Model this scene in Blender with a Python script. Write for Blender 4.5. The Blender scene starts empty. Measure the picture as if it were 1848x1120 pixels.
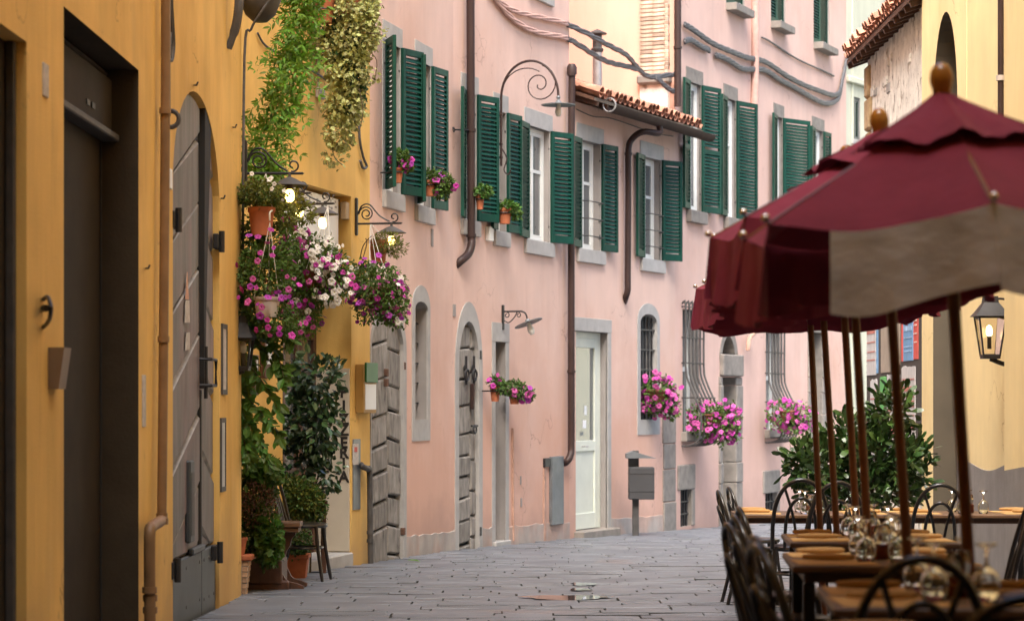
import bpy, bmesh, math, random
import numpy as np
from mathutils import Vector, Matrix
from mathutils.geometry import tessellate_polygon
R = math.radians
random.seed(7); RNG = np.random.default_rng(7)
S = bpy.context.scene
COL = S.collection

# ------------------------------------------------------------------ camera, sky, sun, exposure
F = 85.0 / 36.0 * 1848.0            # focal length in photo pixels
EYE = Vector((0.0, 0.0, 1.2)); HORIZON = 730.0; SLOPE = 0.0218   # the street falls gently away from the camera
cam_data = bpy.data.cameras.new('camera'); cam = bpy.data.objects.new('camera', cam_data); COL.objects.link(cam)
cam.location = EYE; cam.rotation_euler = (R(90), 0, 0)
cam_data.lens = 85; cam_data.sensor_width = 36; cam_data.sensor_fit = 'HORIZONTAL'
cam_data.shift_y = (HORIZON - 560.0) / 1848.0
cam_data.clip_start = 0.1; cam_data.clip_end = 2000
cam_data.dof.use_dof = True; cam_data.dof.focus_distance = 23.0; cam_data.dof.aperture_fstop = 3.4
S.camera = cam
world = bpy.data.worlds.new('World'); S.world = world; world.use_nodes = True
wn = world.node_tree.nodes; wl = world.node_tree.links
sky = wn.new('ShaderNodeTexSky'); sky.sky_type = 'NISHITA'; sky.sun_disc = False
SUN_EL, SUN_AZ = R(54), R(196)        # azimuth measured from +Y towards +X
sky.sun_elevation = SUN_EL; sky.sun_rotation = SUN_AZ; sky.air_density = 1.0; sky.dust_density = 6.0; sky.ozone_density = 0.6
wn['Background'].inputs['Strength'].default_value = 0.15
wl.new(sky.outputs[0], wn['Background'].inputs['Color'])
sd = bpy.data.lights.new('sun', 'SUN'); sd.energy = 2.4; sd.angle = R(45); sd.color = (1.0, .97, .93)
sun = bpy.data.objects.new('sun', sd); COL.objects.link(sun)
sdir = Vector((math.sin(SUN_AZ) * math.cos(SUN_EL), math.cos(SUN_AZ) * math.cos(SUN_EL), math.sin(SUN_EL)))
sun.rotation_euler = sdir.to_track_quat('Z', 'Y').to_euler(); sun.location = (0, 0, 40)
S.view_settings.view_transform = 'Standard'; S.view_settings.look = 'None'; S.view_settings.gamma = 1
S.view_settings.use_curve_mapping = False; S.view_settings.exposure = 1.78
S.render.engine = 'CYCLES'; S.cycles.use_denoising = True
S.cycles.max_bounces = 8; S.cycles.diffuse_bounces = 5; S.cycles.transparent_max_bounces = 12

# ------------------------------------------------------------------ helpers
def gz(y): return -SLOPE * y
def at(px, py, D): return Vector(((px - 924.0) * D / F, D, EYE.z + (HORIZON - py) * D / F))
def ground_at(px, D): return Vector(((px - 924.0) * D / F, D, gz(D)))
WLOC = {}
def thing(name, label, cat, loc=(0, 0, 0), group=None, kind=None):
    o = bpy.data.objects.new(name, None); COL.objects.link(o); o.location = loc
    o.empty_display_size = .2
    o['label'] = label; o['category'] = cat
    if group: o['group'] = group
    if kind: o['kind'] = kind
    WLOC[o] = Vector(loc); return o
def tag(o, label, cat, group=None):
    o['label'] = label; o['category'] = cat
    if group: o['group'] = group
    return o
def copy_tree(o, parent=None):
    c = o.copy(); COL.objects.link(c); c.parent = parent
    for ch in o.children: copy_tree(ch, c)
    return c
def inst(name, mesh, parent, M):
    """one more piece that shares mesh data; M is a world matrix"""
    o = bpy.data.objects.new(name, mesh); COL.objects.link(o)
    o.parent = parent; o.matrix_local = Matrix.Translation(-WLOC.get(parent, Vector())) @ M if parent else M
    return o

class MB:
    def __init__(s): s.v = []; s.f = []; s.m = []; s.cm = 0
    def add(s, vs, fs):
        b = len(s.v); s.v += [tuple(p) for p in vs]
        for f in fs: s.f.append(tuple(b + i for i in f)); s.m.append(s.cm)
        return s
    def poly(s, pts): return s.add(pts, [tuple(range(len(pts)))])
    def box(s, c, size, X=(1, 0, 0), Y=(0, 1, 0), Z=(0, 0, 1)):
        c = Vector(c); X = Vector(X) * size[0] / 2; Y = Vector(Y) * size[1] / 2; Z = Vector(Z) * size[2] / 2
        vs = [c + X * i + Y * j + Z * k for k in (-1, 1) for j in (-1, 1) for i in (-1, 1)]
        return s.add(vs, [(0, 2, 3, 1), (4, 5, 7, 6), (0, 1, 5, 4), (2, 6, 7, 3), (0, 4, 6, 2), (1, 3, 7, 5)])
    def bbox(s, c, size, bev, X=(1, 0, 0), Y=(0, 1, 0), Z=(0, 0, 1)):
        """box with chamfered edges"""
        c = Vector(c); X = Vector(X); Y = Vector(Y); Z = Vector(Z); hx, hy, hz = size[0] / 2, size[1] / 2, size[2] / 2
        b = min(bev, hx * .9, hy * .9, hz * .9); vs = []; idx = {}
        def P(i, j, k, ax):
            key = (i, j, k, ax)
            if key not in idx:
                x = i * (hx if ax == 0 else hx - b); y = j * (hy if ax == 1 else hy - b); z = k * (hz if ax == 2 else hz - b)
                idx[key] = len(vs); vs.append(c + X * x + Y * y + Z * z)
            return idx[key]
        fs = []
        q = [(-1, -1), (1, -1), (1, 1), (-1, 1)]
        for g in (-1, 1):
            o = 1 if g > 0 else -1
            fs.append([P(g, a, e, 0) for a, e in q][::o]); fs.append([P(a, g, e, 1) for a, e in q][::-o]); fs.append([P(a, e, g, 2) for a, e in q][::o])
        for a in (-1, 1):
            for e in (-1, 1):
                fs.append([P(a, e, -1, 0), P(a, e, 1, 0), P(a, e, 1, 1), P(a, e, -1, 1)])
                fs.append([P(a, -1, e, 0), P(a, 1, e, 0), P(a, 1, e, 2), P(a, -1, e, 2)])
                fs.append([P(-1, a, e, 1), P(1, a, e, 1), P(1, a, e, 2), P(-1, a, e, 2)])
                for g in (-1, 1): fs.append([P(a, e, g, 0), P(a, e, g, 1), P(a, e, g, 2)])
        return s.add(vs, [tuple(f) for f in fs])
    def tube(s, path, r, n=8, cap=True, closed=False):
        path = [Vector(p) for p in path]; N = len(path)
        rs = r if isinstance(r, (list, tuple)) else [r] * N
        up = None; rings = []
        for i, p in enumerate(path):
            if closed: t = path[(i + 1) % N] - path[i - 1]
            else: t = path[min(i + 1, N - 1)] - path[max(i - 1, 0)]
            if t.length < 1e-9: t = Vector((0, 0, 1))
            t.normalize()
            if up is None: up = t.orthogonal().normalized()
            up = up - t * up.dot(t)
            if up.length < 1e-6: up = t.orthogonal()
            up.normalize(); sd = t.cross(up)
            rings.append([p + (up * math.cos(a) + sd * math.sin(a)) * rs[i] for a in (2 * math.pi * k / n for k in range(n))])
        vs = [p for rg in rings for p in rg]; fs = []
        for i in range(N if closed else N - 1):
            a = i * n; b = ((i + 1) % N) * n
            for k in range(n): fs.append((a + k, a + (k + 1) % n, b + (k + 1) % n, b + k))
        if cap and not closed: fs.append(tuple(range(n))[::-1]); fs.append(tuple((N - 1) * n + k for k in range(n)))
        return s.add(vs, fs)
    def lathe(s, prof, c=(0, 0, 0), n=16, X=(1, 0, 0), Y=(0, 1, 0), Z=(0, 0, 1), a0=0, a1=2 * math.pi):
        c = Vector(c); X = Vector(X); Y = Vector(Y); Z = Vector(Z); full = abs(a1 - a0 - 2 * math.pi) < 1e-6
        m = n if full else n + 1; vs = []; fs = []
        for r, z in prof:
            for k in range(m):
                a = a0 + (a1 - a0) * k / n; vs.append(c + (X * math.cos(a) + Y * math.sin(a)) * r + Z * z)
        for i in range(len(prof) - 1):
            for k in range(n):
                fs.append((i * m + k, i * m + (k + 1) % m, (i + 1) * m + (k + 1) % m, (i + 1) * m + k))
        return s.add(vs, fs)
    def prism(s, front, back):
        n = len(front); vs = list(front) + list(back)
        fs = [tuple(range(n)), tuple(range(2 * n - 1, n - 1, -1))] + [(i, n + i, n + (i + 1) % n, (i + 1) % n) for i in range(n)]
        return s.add(vs, fs)
    def ring(s, outer, inner, oback, iback):
        n = len(outer); vs = list(outer) + list(inner) + list(oback) + list(iback); fs = []
        for i in range(n):
            j = (i + 1) % n
            fs += [(i, j, n + j, n + i), (i, 2 * n + i, 2 * n + j, j), (n + i, n + j, 3 * n + j, 3 * n + i)]
        return s.add(vs, fs)
    def mesh(s, name, mats, smooth=False, off=None):
        me = bpy.data.meshes.new(name)
        v = s.v if off is None else [(p[0] - off[0], p[1] - off[1], p[2] - off[2]) for p in s.v]
        me.from_pydata(v, [], s.f)
        if not isinstance(mats, (list, tuple)): mats = [mats]
        for m in mats: me.materials.append(m)
        if len(mats) > 1: me.polygons.foreach_set('material_index', s.m)
        bm = bmesh.new(); bm.from_mesh(me); bmesh.ops.recalc_face_normals(bm, faces=bm.faces); bm.to_mesh(me); bm.free()
        if smooth:
            me.shade_smooth()
            if smooth is not True: me.set_sharp_from_angle(angle=R(smooth))
        return me
    def build(s, name, mats, parent=None, smooth=False, kind=None, label=None):
        off = WLOC.get(parent) if parent else None
        o = bpy.data.objects.new(name, s.mesh(name, mats, smooth, off)); COL.objects.link(o)
        if parent: o.parent = parent; WLOC[o] = WLOC[parent]
        if kind: o['kind'] = kind
        if label: o['label'] = label
        return o

def arc(c, r, a0, a1, n, X, Y):
    return [Vector(c) + (Vector(X) * math.cos(a0 + (a1 - a0) * k / n) + Vector(Y) * math.sin(a0 + (a1 - a0) * k / n)) * r for k in range(n + 1)]
def spiral(c, r0, r1, a0, a1, n, X, Y):
    out = []
    for k in range(n + 1):
        t = k / n; a = a0 + (a1 - a0) * t; r = r0 + (r1 - r0) * t
        out.append(Vector(c) + (Vector(X) * math.cos(a) + Vector(Y) * math.sin(a)) * r)
    return out
def smooth_path(pts, n=6):
    pts = [Vector(p) for p in pts]; out = []
    for i in range(len(pts) - 1):
        p0 = pts[max(i - 1, 0)]; p1 = pts[i]; p2 = pts[i + 1]; p3 = pts[min(i + 2, len(pts) - 1)]
        for k in range(n):
            t = k / n
            out.append(0.5 * ((2 * p1) + (p2 - p0) * t + (2 * p0 - 5 * p1 + 4 * p2 - p3) * t * t + (3 * p1 - p0 - 3 * p2 + p3) * t ** 3))
    out.append(pts[-1]); return out

class Wall:
    """a facade plane in plan: from p0 along d, outward normal n towards the street"""
    def __init__(s, p0, p1, side=1):
        s.p0 = Vector((p0[0], p0[1], 0)); s.p1 = Vector((p1[0], p1[1], 0)); s.L = (s.p1 - s.p0).length
        s.d = (s.p1 - s.p0).normalized(); s.n = Vector((s.d.y, -s.d.x, 0)) * side
    def hit(s, px, py=HORIZON, o=0.0):
        t = (px - 924.0) / F; q = s.p0 + s.n * o
        a = (t * q.y - q.x) / (s.d.x - t * s.d.y)
        D = q.y + a * s.d.y
        return a, EYE.z + (HORIZON - py) * D / F
    def U(s, px, o=0.0): return s.hit(px, HORIZON, o)[0]
    def D(s, px, o=0.0): return s.p0.y + s.n.y * o + s.U(px, o) * s.d.y
    def P(s, u, z, o=0.0): q = s.p0 + s.d * u + s.n * o; return Vector((q.x, q.y, z))
    def pt(s, px, py, o=0.0): u, z = s.hit(px, py, o); return s.P(u, z, o)
    def g(s, u, o=0.0): return gz((s.p0 + s.d * u + s.n * o).y)
def wbox(mb, W, u0, u1, z0, z1, o0, o1, bev=0):
    c = W.P((u0 + u1) / 2, (z0 + z1) / 2, (o0 + o1) / 2)
    sz = (abs(u1 - u0), abs(o1 - o0), abs(z1 - z0))
    if bev: mb.bbox(c, sz, bev, W.d, W.n, (0, 0, 1))
    else: mb.box(c, sz, W.d, W.n, (0, 0, 1))
    return mb
def rect(u0, u1, z0, z1): return [(u0, z0), (u1, z0), (u1, z1), (u0, z1)]
def archp(u0, u1, z0, zs, zt, n=14):
    """outline with a (round, segmental or stilted) arched head"""
    c = (u0 + u1) / 2; r = (u1 - u0) / 2; pts = [(u0, z0), (u1, z0)]
    for k in range(n + 1):
        a = math.pi * k / n; pts.append((c + r * math.cos(a), zs + (zt - zs) * math.sin(a)))
    return pts
def facade(root, W, u0, u1, zt, holes, mat, name='wall', zb=None, thick=None):
    z0 = min(W.g(u0), W.g(u1)) - .4 if zb is None else zb
    polys = [rect(u0, u1, z0, zt)] + holes
    vv = [[Vector((u, z, 0)) for u, z in p] for p in polys]
    flat = [p for q in polys for p in q]
    mb = MB(); mb.add([W.P(u, z) for u, z in flat], [tuple(t) for t in tessellate_polygon(vv)])
    if thick:
        a, b = u0, u1
        mb.poly([W.P(a, z0), W.P(a, zt), W.P(a, zt, -thick), W.P(a, z0, -thick)])
        mb.poly([W.P(b, z0), W.P(b, zt), W.P(b, zt, -thick), W.P(b, z0, -thick)])
        mb.poly([W.P(a, zt), W.P(b, zt), W.P(b, zt, -thick), W.P(a, zt, -thick)])
        mb.poly([W.P(a, z0, -thick), W.P(b, z0, -thick), W.P(b, zt, -thick), W.P(a, zt, -thick)])
    return mb.build(name, mat, root)
def reveal(mb, W, poly, o0, o1):
    n = len(poly)
    for i in range(n):
        (a, b), (c, d) = poly[i], poly[(i + 1) % n]
        mb.poly([W.P(a, b, o0), W.P(c, d, o0), W.P(c, d, o1), W.P(a, b, o1)])
    return mb
def clip_poly(poly, conv):
    """Sutherland-Hodgman against a convex counter-clockwise outline"""
    out = poly
    for i in range(len(conv)):
        a = conv[i]; b = conv[(i + 1) % len(conv)]; inp = out; out = []
        f = lambda p: (b[0] - a[0]) * (p[1] - a[1]) - (b[1] - a[1]) * (p[0] - a[0])
        for j in range(len(inp)):
            p, q = inp[j], inp[(j + 1) % len(inp)]; fp, fq = f(p), f(q)
            if fp >= 0: out.append(p)
            if (fp >= 0) != (fq >= 0):
                t = fp / (fp - fq); out.append((p[0] + (q[0] - p[0]) * t, p[1] + (q[1] - p[1]) * t))
        if len(out) < 3: return []
    res = []
    for p in out:
        if not res or (abs(p[0] - res[-1][0]) + abs(p[1] - res[-1][1])) > 1e-4: res.append(p)
    return res if len(res) > 2 else []
def inset(poly, k):
    cx = sum(p[0] for p in poly) / len(poly); cz = sum(p[1] for p in poly) / len(poly); out = []
    for x, z in poly:
        dx, dz = cx - x, cz - z
        out.append((x + math.copysign(min(k, abs(dx)), dx), z + math.copysign(min(k, abs(dz)), dz)))
    return out
def board_mesh(mb, W, poly, ob, of, bev, edge=0):
    q = inset(poly, bev)
    n = len(poly); vs = [W.P(u, z, ob) for u, z in poly] + [W.P(u, z, of - bev) for u, z in poly] + [W.P(u, z, of) for u, z in q]
    fs = [tuple(range(2 * n, 3 * n))]
    for i in range(n):
        j = (i + 1) % n; fs += [(i, j, n + j, n + i), (n + i, n + j, 2 * n + j, 2 * n + i)]
    mb.add(vs, fs)
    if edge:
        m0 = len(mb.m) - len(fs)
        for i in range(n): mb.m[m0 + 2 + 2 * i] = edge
    return mb
def text_mesh(body, size, extrude=.002, offset=.0, mat=None):
    cu = bpy.data.curves.new('lettering', 'FONT'); cu.body = body; cu.size = size; cu.extrude = extrude; cu.offset = offset
    cu.align_x = 'CENTER'; cu.align_y = 'CENTER'; cu.resolution_u = 3
    o = bpy.data.objects.new('lettering', cu); me = bpy.data.meshes.new_from_object(o)
    bpy.data.objects.remove(o); bpy.data.curves.remove(cu)
    me.materials.clear(); me.materials.append(mat); return me

# ------------------------------------------------------------------ materials
def mat(name, col, rough=.7, metal=0, spec=.5, var=0, vscale=3, bump=0, bscale=40, streak=0, stains=None, island=0, trans=0, coat=0, obj=True, col2=None, c2scale=1.2, c2lo=.45, c2hi=.6, stretch=None, objrand=0, low=None, crack=None):
    m = bpy.data.materials.new(name); m.use_nodes = True; nt = m.node_tree; N = nt.nodes; L = nt.links; b = N['Principled BSDF']
    b.inputs['Roughness'].default_value = rough; b.inputs['Metallic'].default_value = metal
    b.inputs['Specular IOR Level'].default_value = spec; b.inputs['Coat Weight'].default_value = coat
    tc = N.new('ShaderNodeTexCoord').outputs['Object']
    if stretch:
        mp = N.new('ShaderNodeMapping'); mp.inputs['Scale'].default_value = stretch; L.new(tc, mp.inputs[0]); tcs = mp.outputs[0]
    else: tcs = tc
    rgb = N.new('ShaderNodeRGB'); rgb.outputs[0].default_value = (*col, 1); cur = rgb.outputs[0]
    def noise(scale, detail=4, vec=None, rough_=.55):
        n = N.new('ShaderNodeTexNoise'); n.inputs['Scale'].default_value = scale; n.inputs['Detail'].default_value = detail
        n.inputs['Roughness'].default_value = rough_; L.new(vec or tcs, n.inputs['Vector']); return n.outputs['Fac']
    def ramp(fac, lo, hi, a=0., z=1.):
        r = N.new('ShaderNodeMapRange'); r.inputs[1].default_value = lo; r.inputs[2].default_value = hi; r.inputs[3].default_value = a; r.inputs[4].default_value = z
        L.new(fac, r.inputs[0]); return r.outputs[0]
    def mixc(fac, a, c):
        x = N.new('ShaderNodeMix'); x.data_type = 'RGBA'; L.new(fac, x.inputs[0]); L.new(a, x.inputs[6])
        if isinstance(c, tuple): x.inputs[7].default_value = (*c, 1)
        else: L.new(c, x.inputs[7])
        return x.outputs[2]
    def scalev(cur, fac):
        h = N.new('ShaderNodeHueSaturation'); L.new(cur, h.inputs['Color']); L.new(fac, h.inputs['Value']); return h.outputs[0]
    if col2: cur = mixc(ramp(noise(c2scale, 6), c2lo, c2hi), cur, col2)
    if var: cur = scalev(cur, ramp(noise(vscale, 6), .3, .7, 1 - var, 1 + var))
    if streak:
        mp = N.new('ShaderNodeMapping'); mp.inputs['Scale'].default_value = (2.6, 2.6, .3); L.new(tc, mp.inputs[0])
        cur = scalev(cur, ramp(noise(1.6, 5, mp.outputs[0], .65), .3, .7, 1 - streak, 1 + streak))
    if stains:
        for (c, sc, lo, hi, amt, st) in stains:
            mp = N.new('ShaderNodeMapping'); mp.inputs['Scale'].default_value = st; L.new(tc, mp.inputs[0])
            cur = mixc(ramp(noise(sc, 7, mp.outputs[0], .62), lo, hi, 0, amt), cur, c)
    if low:
        sx = N.new('ShaderNodeSeparateXYZ'); L.new(tc, sx.inputs[0])
        for (c, z0, z1, amt, wob) in low:
            ad = N.new('ShaderNodeMath'); ad.operation = 'ADD'; L.new(sx.outputs[2], ad.inputs[0]); L.new(ramp(noise(.9, 6, tc, .6), .3, .7, -wob, wob), ad.inputs[1])
            cur = mixc(ramp(ad.outputs[0], z0, z1, amt, 0), cur, c)
    if crack:
        vo = N.new('ShaderNodeTexVoronoi'); vo.feature = 'DISTANCE_TO_EDGE'; vo.inputs['Scale'].default_value = .45
        wv = N.new('ShaderNodeTexNoise'); wv.inputs['Scale'].default_value = 2.5; wv.inputs['Detail'].default_value = 6; L.new(tc, wv.inputs['Vector'])
        mv = N.new('ShaderNodeVectorMath'); mv.operation = 'MULTIPLY_ADD'; mv.inputs[1].default_value = (.9, .9, .9); L.new(wv.outputs['Color'], mv.inputs[0]); L.new(tc, mv.inputs[2]); L.new(mv.outputs[0], vo.inputs['Vector'])
        mm = N.new('ShaderNodeMath'); mm.operation = 'MULTIPLY'; L.new(ramp(vo.outputs['Distance'], .001, .006, 1, 0), mm.inputs[0]); L.new(ramp(noise(.7, 3, tc), .5, .6, 0, .7), mm.inputs[1])
        cur = mixc(mm.outputs[0], cur, crack)
    if island:
        g = N.new('ShaderNodeNewGeometry'); rv = g.outputs['Random Per Island']
        cur = scalev(cur, ramp(rv, 0, 1, 1 - island, 1 + island))
        h = N.new('ShaderNodeHueSaturation'); L.new(cur, h.inputs['Color']); L.new(ramp(rv, 0, 1, .475, .52), h.inputs['Hue']); cur = h.outputs[0]
    if objrand:
        oi = N.new('ShaderNodeObjectInfo'); cur = scalev(cur, ramp(oi.outputs['Random'], 0, 1, 1 - objrand, 1 + objrand))
    L.new(cur, b.inputs['Base Color'])
    if bump:
        bn = N.new('ShaderNodeBump'); bn.inputs['Strength'].default_value = bump; bn.inputs['Distance'].default_value = .01
        L.new(noise(bscale, 6), bn.inputs['Height']); L.new(bn.outputs[0], b.inputs['Normal'])
    if trans:
        t = N.new('ShaderNodeBsdfTranslucent'); L.new(cur, t.inputs[0]); ms = N.new('ShaderNodeMixShader'); ms.inputs[0].default_value = trans
        L.new(b.outputs[0], ms.inputs[1]); L.new(t.outputs[0], ms.inputs[2]); L.new(ms.outputs[0], N['Material Output'].inputs[0])
    return m
def emit(name, col, st):
    m = bpy.data.materials.new(name); m.use_nodes = True; b = m.node_tree.nodes['Principled BSDF']
    b.inputs['Base Color'].default_value = (*col, 1); b.inputs['Emission Color'].default_value = (*col, 1); b.inputs['Emission Strength'].default_value = st; return m
def glassm(name, col=(1, 1, 1), rough=.02, trans=1.0):
    m = bpy.data.materials.new(name); m.use_nodes = True; b = m.node_tree.nodes['Principled BSDF']
    b.inputs['Base Color'].default_value = (*col, 1); b.inputs['Roughness'].default_value = rough; b.inputs['Transmission Weight'].default_value = trans; b.inputs['IOR'].default_value = 1.45; return m
DIRT = (.2, .15, .11)
M = dict(
    yellow=mat('yellow_plaster', (.78, .50, .155), .85, var=.1, vscale=1.1, bump=.25, bscale=60, streak=.07, spec=.2,
               stains=[((.50, .27, .06), .6, .5, .7, .5, (1, 1, .6)), ((.70, .48, .2), 1.4, .58, .74, .5, (1, 1, .5)), ((.44, .25, .08), 2.4, .6, .78, .4, (2.2, 2.2, .2)), ((.36, .21, .08), 7, .67, .75, .55, (1, 1, .6)), ((.72, .58, .36), 5, .68, .73, .5, (1, 1, 1))],
               low=[((.40, .25, .12), .0, .6, .55, .35)], crack=(.32, .18, .06)),
    yellow_pale=mat('pale_yellow_plaster', (.90, .73, .40), .85, var=.07, vscale=1.2, bump=.2, bscale=60, streak=.03, spec=.2, stains=[((.66, .47, .2), .7, .5, .7, .5, (1, 1, .6)), ((.55, .4, .2), 3, .62, .78, .35, (2.2, 2.2, .2)), ((.86, .7, .42), 2, .6, .7, .4, (1, 1, 1))], crack=(.5, .34, .14)),
    pink=mat('pink_plaster', (.69, .485, .405), .88, var=.07, vscale=.9, bump=.25, bscale=70, streak=.045, spec=.2,
             stains=[((.60, .35, .255), .35, .48, .68, .5, (1, 1, 1)), ((.66, .49, .43), .8, .55, .7, .55, (1, 1, .6)), ((.50, .30, .24), 2.2, .6, .78, .4, (2.2, 2.2, .22)), ((.40, .26, .21), 6, .66, .76, .4, (1, 1, .7)), ((.68, .55, .5), 4, .66, .72, .5, (1, 1, 1))],
               low=[((.62, .33, .225), 1.0, 3.4, .55, .9), ((.42, .27, .215), .1, .75, .6, .35)], crack=(.36, .22, .18)),
    pink_c=mat('rose_plaster', (.67, .46, .39), .88, var=.08, vscale=.9, bump=.25, bscale=70, streak=.05, spec=.2,
               stains=[((.60, .35, .255), .35, .48, .68, .5, (1, 1, 1)), ((.66, .49, .43), .8, .55, .7, .55, (1, 1, .6)), ((.50, .30, .24), 2.2, .6, .78, .4, (2.2, 2.2, .22)), ((.40, .26, .21), 6, .66, .76, .4, (1, 1, .7)), ((.68, .55, .5), 4, .66, .72, .5, (1, 1, 1))],
               low=[((.56, .35, .285), 1.0, 3.4, .55, .9), ((.42, .27, .215), .1, .75, .6, .35)], crack=(.36, .22, .18)),
    orange=mat('apricot_plaster', (.70, .43, .33), .88, var=.05, vscale=1, bump=.2, streak=.05, spec=.2),
    green_house=mat('pale_green_plaster', (.52, .53, .42), .88, var=.07, vscale=1, bump=.2, streak=.07, spec=.2),
    rough=mat('old_rubble_render', (.84, .80, .72), .95, var=.18, vscale=5, bump=.9, bscale=22, streak=.1, spec=.1,
              stains=[((.30, .24, .18), 6, .56, .64, .9, (1, 1, .6)), ((.16, .13, .1), 14, .62, .68, .9, (1, 1, 1))]),
    cement=mat('cement_render', (.40, .355, .32), .9, var=.14, vscale=4, bump=.4, bscale=50, streak=.12, spec=.2, col2=(.45, .32, .26), c2scale=1.5),
    stone=mat('grey_sandstone', (.40, .385, .365), .85, var=.12, vscale=5, bump=.35, bscale=60, spec=.25),
    stone_dark=mat('dark_sandstone', (.24, .215, .19), .85, var=.2, vscale=6, bump=.5, bscale=40, spec=.25),
    greyfill=mat('grey_wall_infill', (.29, .265, .25), .88, var=.1, vscale=3, bump=.2, spec=.2, streak=.08),
    green=mat('green_shutter_paint', (.003, .044, .029), .55, var=.25, vscale=4, spec=.25, stains=[((.03, .10, .065), 3, .58, .78, .5, (1, 1, .5)), ((.05, .12, .09), 1.1, .55, .75, .5, (1, 1, .6))], objrand=.16),
    white=mat('white_paint', (.72, .73, .70), .5, var=.05, vscale=4),
    cream=mat('cream_door_paint', (.66, .69, .60), .5, var=.05, vscale=4),
    curtain=mat('net_curtain', (.7, .72, .72), .9, var=.1, vscale=9, stretch=(1, 1, .1)),
    dark=mat('dark_interior', (.02, .018, .016), .9),
    pane=mat('window_glass', (.10, .115, .12), .06, spec=.8, coat=.5),
    iron=mat('black_iron', (.018, .017, .018), .5, spec=.5, var=.2, vscale=20),
    iron_grey=mat('weathered_iron', (.07, .066, .064), .6, spec=.4, var=.25, vscale=9),
    metal_grey=mat('grey_sheet_metal', (.16, .175, .185), .45, metal=.3, var=.15, vscale=5),
    zinc=mat('zinc_pipe', (.42, .41, .4), .45, metal=.6, var=.2, vscale=6),
    copper=mat('brown_drainpipe', (.042, .024, .021), .5, spec=.3, var=.15, vscale=3),
    ochre_pipe=mat('painted_gas_pipe', (.21, .115, .05), .5, var=.2, vscale=6),
    door_wood=mat('grey_green_painted_boards', (.16, .152, .15), .58, var=.3, vscale=2.2, bump=.45, bscale=26, col2=(.20, .15, .155), c2scale=.9, c2lo=.42, c2hi=.62,
                  stretch=(3, 3, .5), spec=.35, objrand=.16),
    door_edge=mat('lit_worn_board_edges', (.30, .29, .275), .7, var=.3, vscale=5),  # paler bevels: light caught on the board edges painted in, with paint wear
    gutter=mat('brown_gutter', (.05, .03, .024), .7, spec=.12, var=.15, vscale=3),
    plate=mat('dark_sheet_plate', (.07, .078, .085), .5, metal=.35, var=.2, vscale=3, bump=.1),
    old_wood=mat('silvered_old_boards', (.26, .24, .215), .85, var=.35, vscale=3.5, bump=1.0, bscale=14, stretch=(3.5, 3.5, 1.1), spec=.2, objrand=.16,
                 stains=[((.06, .05, .045), 5, .6, .7, .9, (1, 1, .35)), ((.42, .40, .37), 3, .58, .7, .7, (1, 1, .5))]),
    brown=mat('brown_wood', (.085, .038, .022), .5, var=.25, vscale=4, stretch=(4, 4, .6), bump=.2),
    table=mat('table_wood', (.12, .062, .03), .45, var=.3, vscale=3, stretch=(1, 6, 6), bump=.15),
    pole=mat('varnished_pole', (.15, .05, .016), .35, var=.2, vscale=4, stretch=(5, 5, .5)),
    finial=mat('varnished_finial', (.30, .12, .016), .25, var=.15, vscale=12, coat=.4),
    paper=mat('brown_paper_mat', (.56, .34, .125), .8, var=.1, vscale=8),
    napkin=mat('tan_napkin', (.44, .26, .10), .9, var=.12, vscale=14),
    chair=mat('black_bentwood', (.012, .010, .010), .3, coat=.3, spec=.5),
    terra=mat('terracotta', (.40, .125, .055), .8, var=.18, vscale=9, bump=.15, objrand=.1),
    terra_dk=mat('dark_terracotta', (.22, .075, .045), .8, var=.2, vscale=9, bump=.15),
    whitepot=mat('pale_plastic_pot', (.50, .43, .38), .6),
    tile=mat('clay_roof_tile', (.46, .215, .14), .85, var=.25, vscale=6, bump=.3, objrand=.35, stains=[((.55, .42, .34), 6, .55, .7, .7, (1, 1, 1)), ((.1, .08, .06), 9, .62, .72, .7, (1, 1, 1))]),
    brick=mat('old_brick', (.48, .33, .24), .9, var=.2, vscale=8, bump=.5, objrand=.4, stains=[((.58, .52, .44), 5, .5, .66, .6, (1, 1, 1))]),
    mortar=mat('lime_mortar', (.52, .47, .40), .95, var=.15, vscale=9, bump=.5),
    maroon=mat('maroon_canvas', (.215, .030, .058), .8, var=.1, vscale=6, bump=.9, bscale=5, trans=.02, spec=.2, stains=[((.34, .16, .13), 9, .76, .79, .6, (1, 1, 1))]),
    greycloth=mat('faded_grey_canvas', (.68, .69, .71), .85, var=.16, vscale=5, bump=1.0, bscale=7, trans=.2, spec=.2, stretch=(1, 1, 2)),
    chrome=mat('steel_rib_tip', (.7, .7, .7), .25, metal=1),
    glass=glassm('clear_glass', (.93, .95, .93)),
    lampglass=glassm('lamp_glass', (.95, .9, .8), .08),
    bulb=emit('lit_bulb', (1.0, .66, .16), 4.0),
    bulb_core=emit('warm_bulb', (1.0, .72, .3), 5.0),
    bulb_off=mat('opal_bulb', (.75, .75, .7), .25),
    candle=mat('red_glass_holder', (.09, .01, .006), .2, coat=.5),
    cord=mat('white_cord', (.7, .68, .62), .8),
    cable=mat('grey_cable', (.085, .085, .09), .6, var=.3, vscale=16),
    cable_pink=mat('painted_cable', (.50, .31, .26), .8, var=.12, vscale=12),
    sign=mat('white_signboard', (.8, .81, .83), .45, var=.03, vscale=3),
    beige=mat('beige_board', (.48, .42, .33), .6, var=.06, vscale=3),
    ink=mat('sign_ink', (.02, .015, .012), .6),
    water=mat('puddle_water', (.02, .02, .02), .015, spec=1.0),
)
def leafm(name, col, island=.4, trans=.3, rough=.5, spec=.4): return mat(name, col, rough, spec=spec, island=island, trans=trans)
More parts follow.
